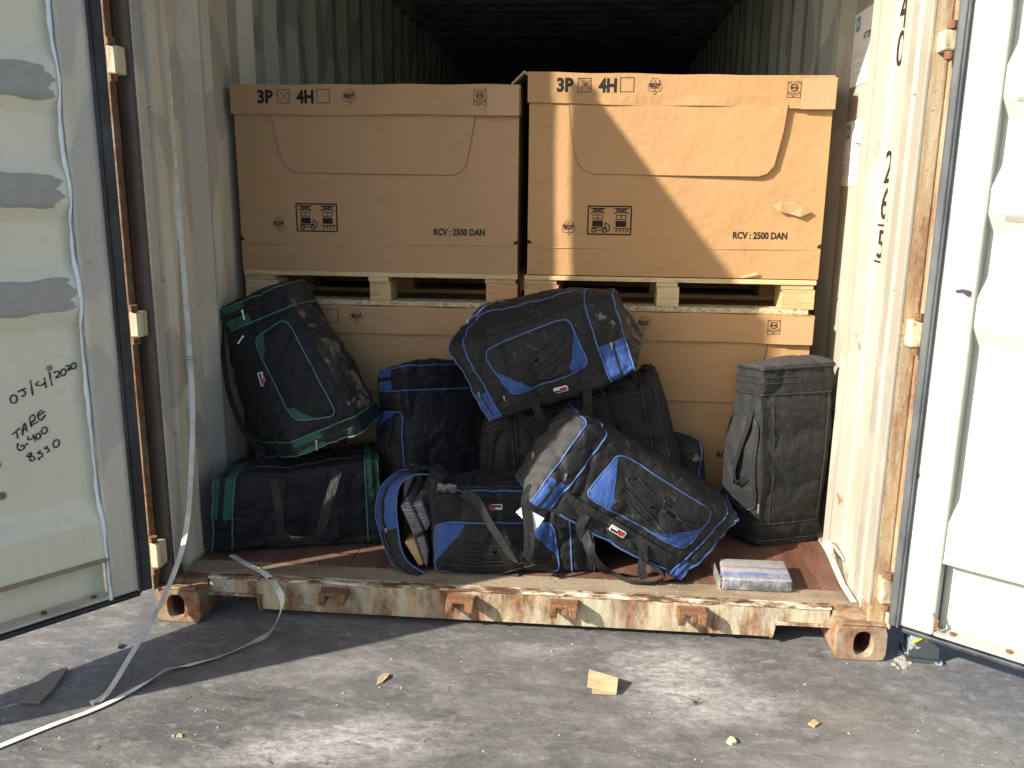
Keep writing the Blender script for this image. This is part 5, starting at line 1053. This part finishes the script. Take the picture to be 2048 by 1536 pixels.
# ------------------------------------------------------------------ litter
def chip(name, pts, th, mat, label, cat, group=None, fold=None, curl=0):
    P = [gz(*p, 0.0015) for p in pts]; n_ = len(P); c0 = np.mean(P, axis=0)
    P = [p+V(0, 0, curl*abs(sin(i*1.9))) for i, p in enumerate(P)]; mb = MB(); mb.prism([p-c0*0 for p in P], (0, 0, th)); o = mb.build(name, mat); o2 = tag(o, label, cat, group)
    me = o.data; off = mathutils.Vector(c0); me.transform(mathutils.Matrix.Translation(-off)); o.location = off; return o
t = thing('cardboard_scrap', gz(1207, 1370, 0), 'folded tan cardboard scrap on the sunlit ground below the right of centre', 'scrap', 'cardboard scraps on the ground')
P = [gz(*p, .002) for p in ((1184, 1388), (1232, 1390), (1236, 1362), (1184, 1360))]; mb = MB(); mb.prism(P, (0, 0, .004)); mb.build('lower_ply', MAT['litterwood'], t)
q = [gz(1174, 1374, .010), gz(1233, 1388, .008), gz(1236, 1358, .026), gz(1178, 1341, .022)]; mb = MB(); mb.prism(q, (0, 0, .004)); mb.build('upper_ply', MAT['litterwood'], t)
chip('board_scrap', [(42, 1406), (80, 1408), (108, 1380), (136, 1340), (112, 1342), (98, 1352), (66, 1376)], .008, MAT['greyboard'], 'grey torn board half in shadow at the lower left', 'scrap', None)
chip('dry_leaf', [(753, 1371), (756, 1358), (766, 1350), (780, 1349), (775, 1358), (764, 1366)], .0015, MAT['leaf'], 'curled dry leaf on the ground left of centre', 'leaf', None, curl=.006)
chip('cardboard_scrap', [(1616, 1449), (1626, 1441), (1639, 1448), (1629, 1456)], .005, MAT['litterwood'], 'small square brown chip on the ground towards the lower right', 'scrap', 'cardboard scraps on the ground')
chip('foam_crumb', [(1453, 1486), (1460, 1477), (1468, 1480), (1473, 1488), (1463, 1491)], .008, MAT['foam'], 'pale yellow crumb on the ground in the bottom right part', 'crumb')
chip('cardboard_scrap', [(352, 1474), (356, 1468), (364, 1468), (365, 1475)], .002, MAT['leaf'], 'tiny pale flake on the ground at the bottom left', 'scrap', 'cardboard scraps on the ground')
chip('dark_leaf', [(232, 1296), (238, 1290), (248, 1291), (242, 1295), (236, 1299)], .004, MAT['twig'], 'small dark leaf on the lit ground beside the left casting', 'leaf', curl=.004)
mb = MB(); rr = np.random.RandomState(3); c0 = gz(1390, 1408, 0)
for k in range(22):
    a = rr.rand()*2*pi; l = .008+.020*rr.rand(); e = c0+V(cos(a)*l, sin(a)*l*.7, .004+.018*rr.rand()); mb.tube([c0+V(rr.normal()*.006, rr.normal()*.005, .001), (c0+e)/2+V(0, 0, .004), e], .0006, 4)
tag(mb.build('dry_weed', MAT['twig']), 'small dry weed tuft growing from the crack in the ground', 'weed')
mb = MB()
for k in range(110):
    x, y = rr.rand()*2048, 1270+rr.rand()**.8*260
    if y < 1262+max(0, (x-300)*.05): continue
    p = gz(x, y, .002); a = rr.rand()*pi; l = .003+.011*rr.rand()**2; d = V(cos(a), sin(a), 0)*l; mb.tube([p-d, p+V(rr.normal()*.002, rr.normal()*.002, .001), p+d], .0004+.0004*rr.rand(), 4)
tag(mb.build('twig_litter', MAT['twig']), 'tiny twigs and splinters scattered on the ground', kind='stuff')
mb = MB()
for k in range(160):
    x, y = rr.rand()*2048, 1262+rr.rand()*270; p = gz(x, y, .0); s_ = .0006+.0016*rr.rand()**3; mb.hexa([p+V(a*s_*(1+rr.rand()), b_*s_*(1+rr.rand()), z*s_) for z in (0, 1) for a, b_ in ((-1, -1), (1, -1), (1, 1), (-1, 1))])
tag(mb.build('grit', MAT['crust']), 'pale grit scattered on the ground', kind='stuff')
mb = MB()
for k in range(160):
    x = -1.1+2.2*rr.rand(); y = YS+.04+.10*rr.rand(); s_ = .0007+.0012*rr.rand(); p = V(x, y, FZ); mb.hexa([p+V(a*s_, b_*s_*(1+rr.rand()), z*s_) for z in (0, 1) for a, b_ in ((-1, -1), (1, -1), (1, 1), (-1, 1))])
tag(mb.build('floor_dirt', MAT['litterwood']), 'loose dirt crumbs on the threshold', kind='stuff')
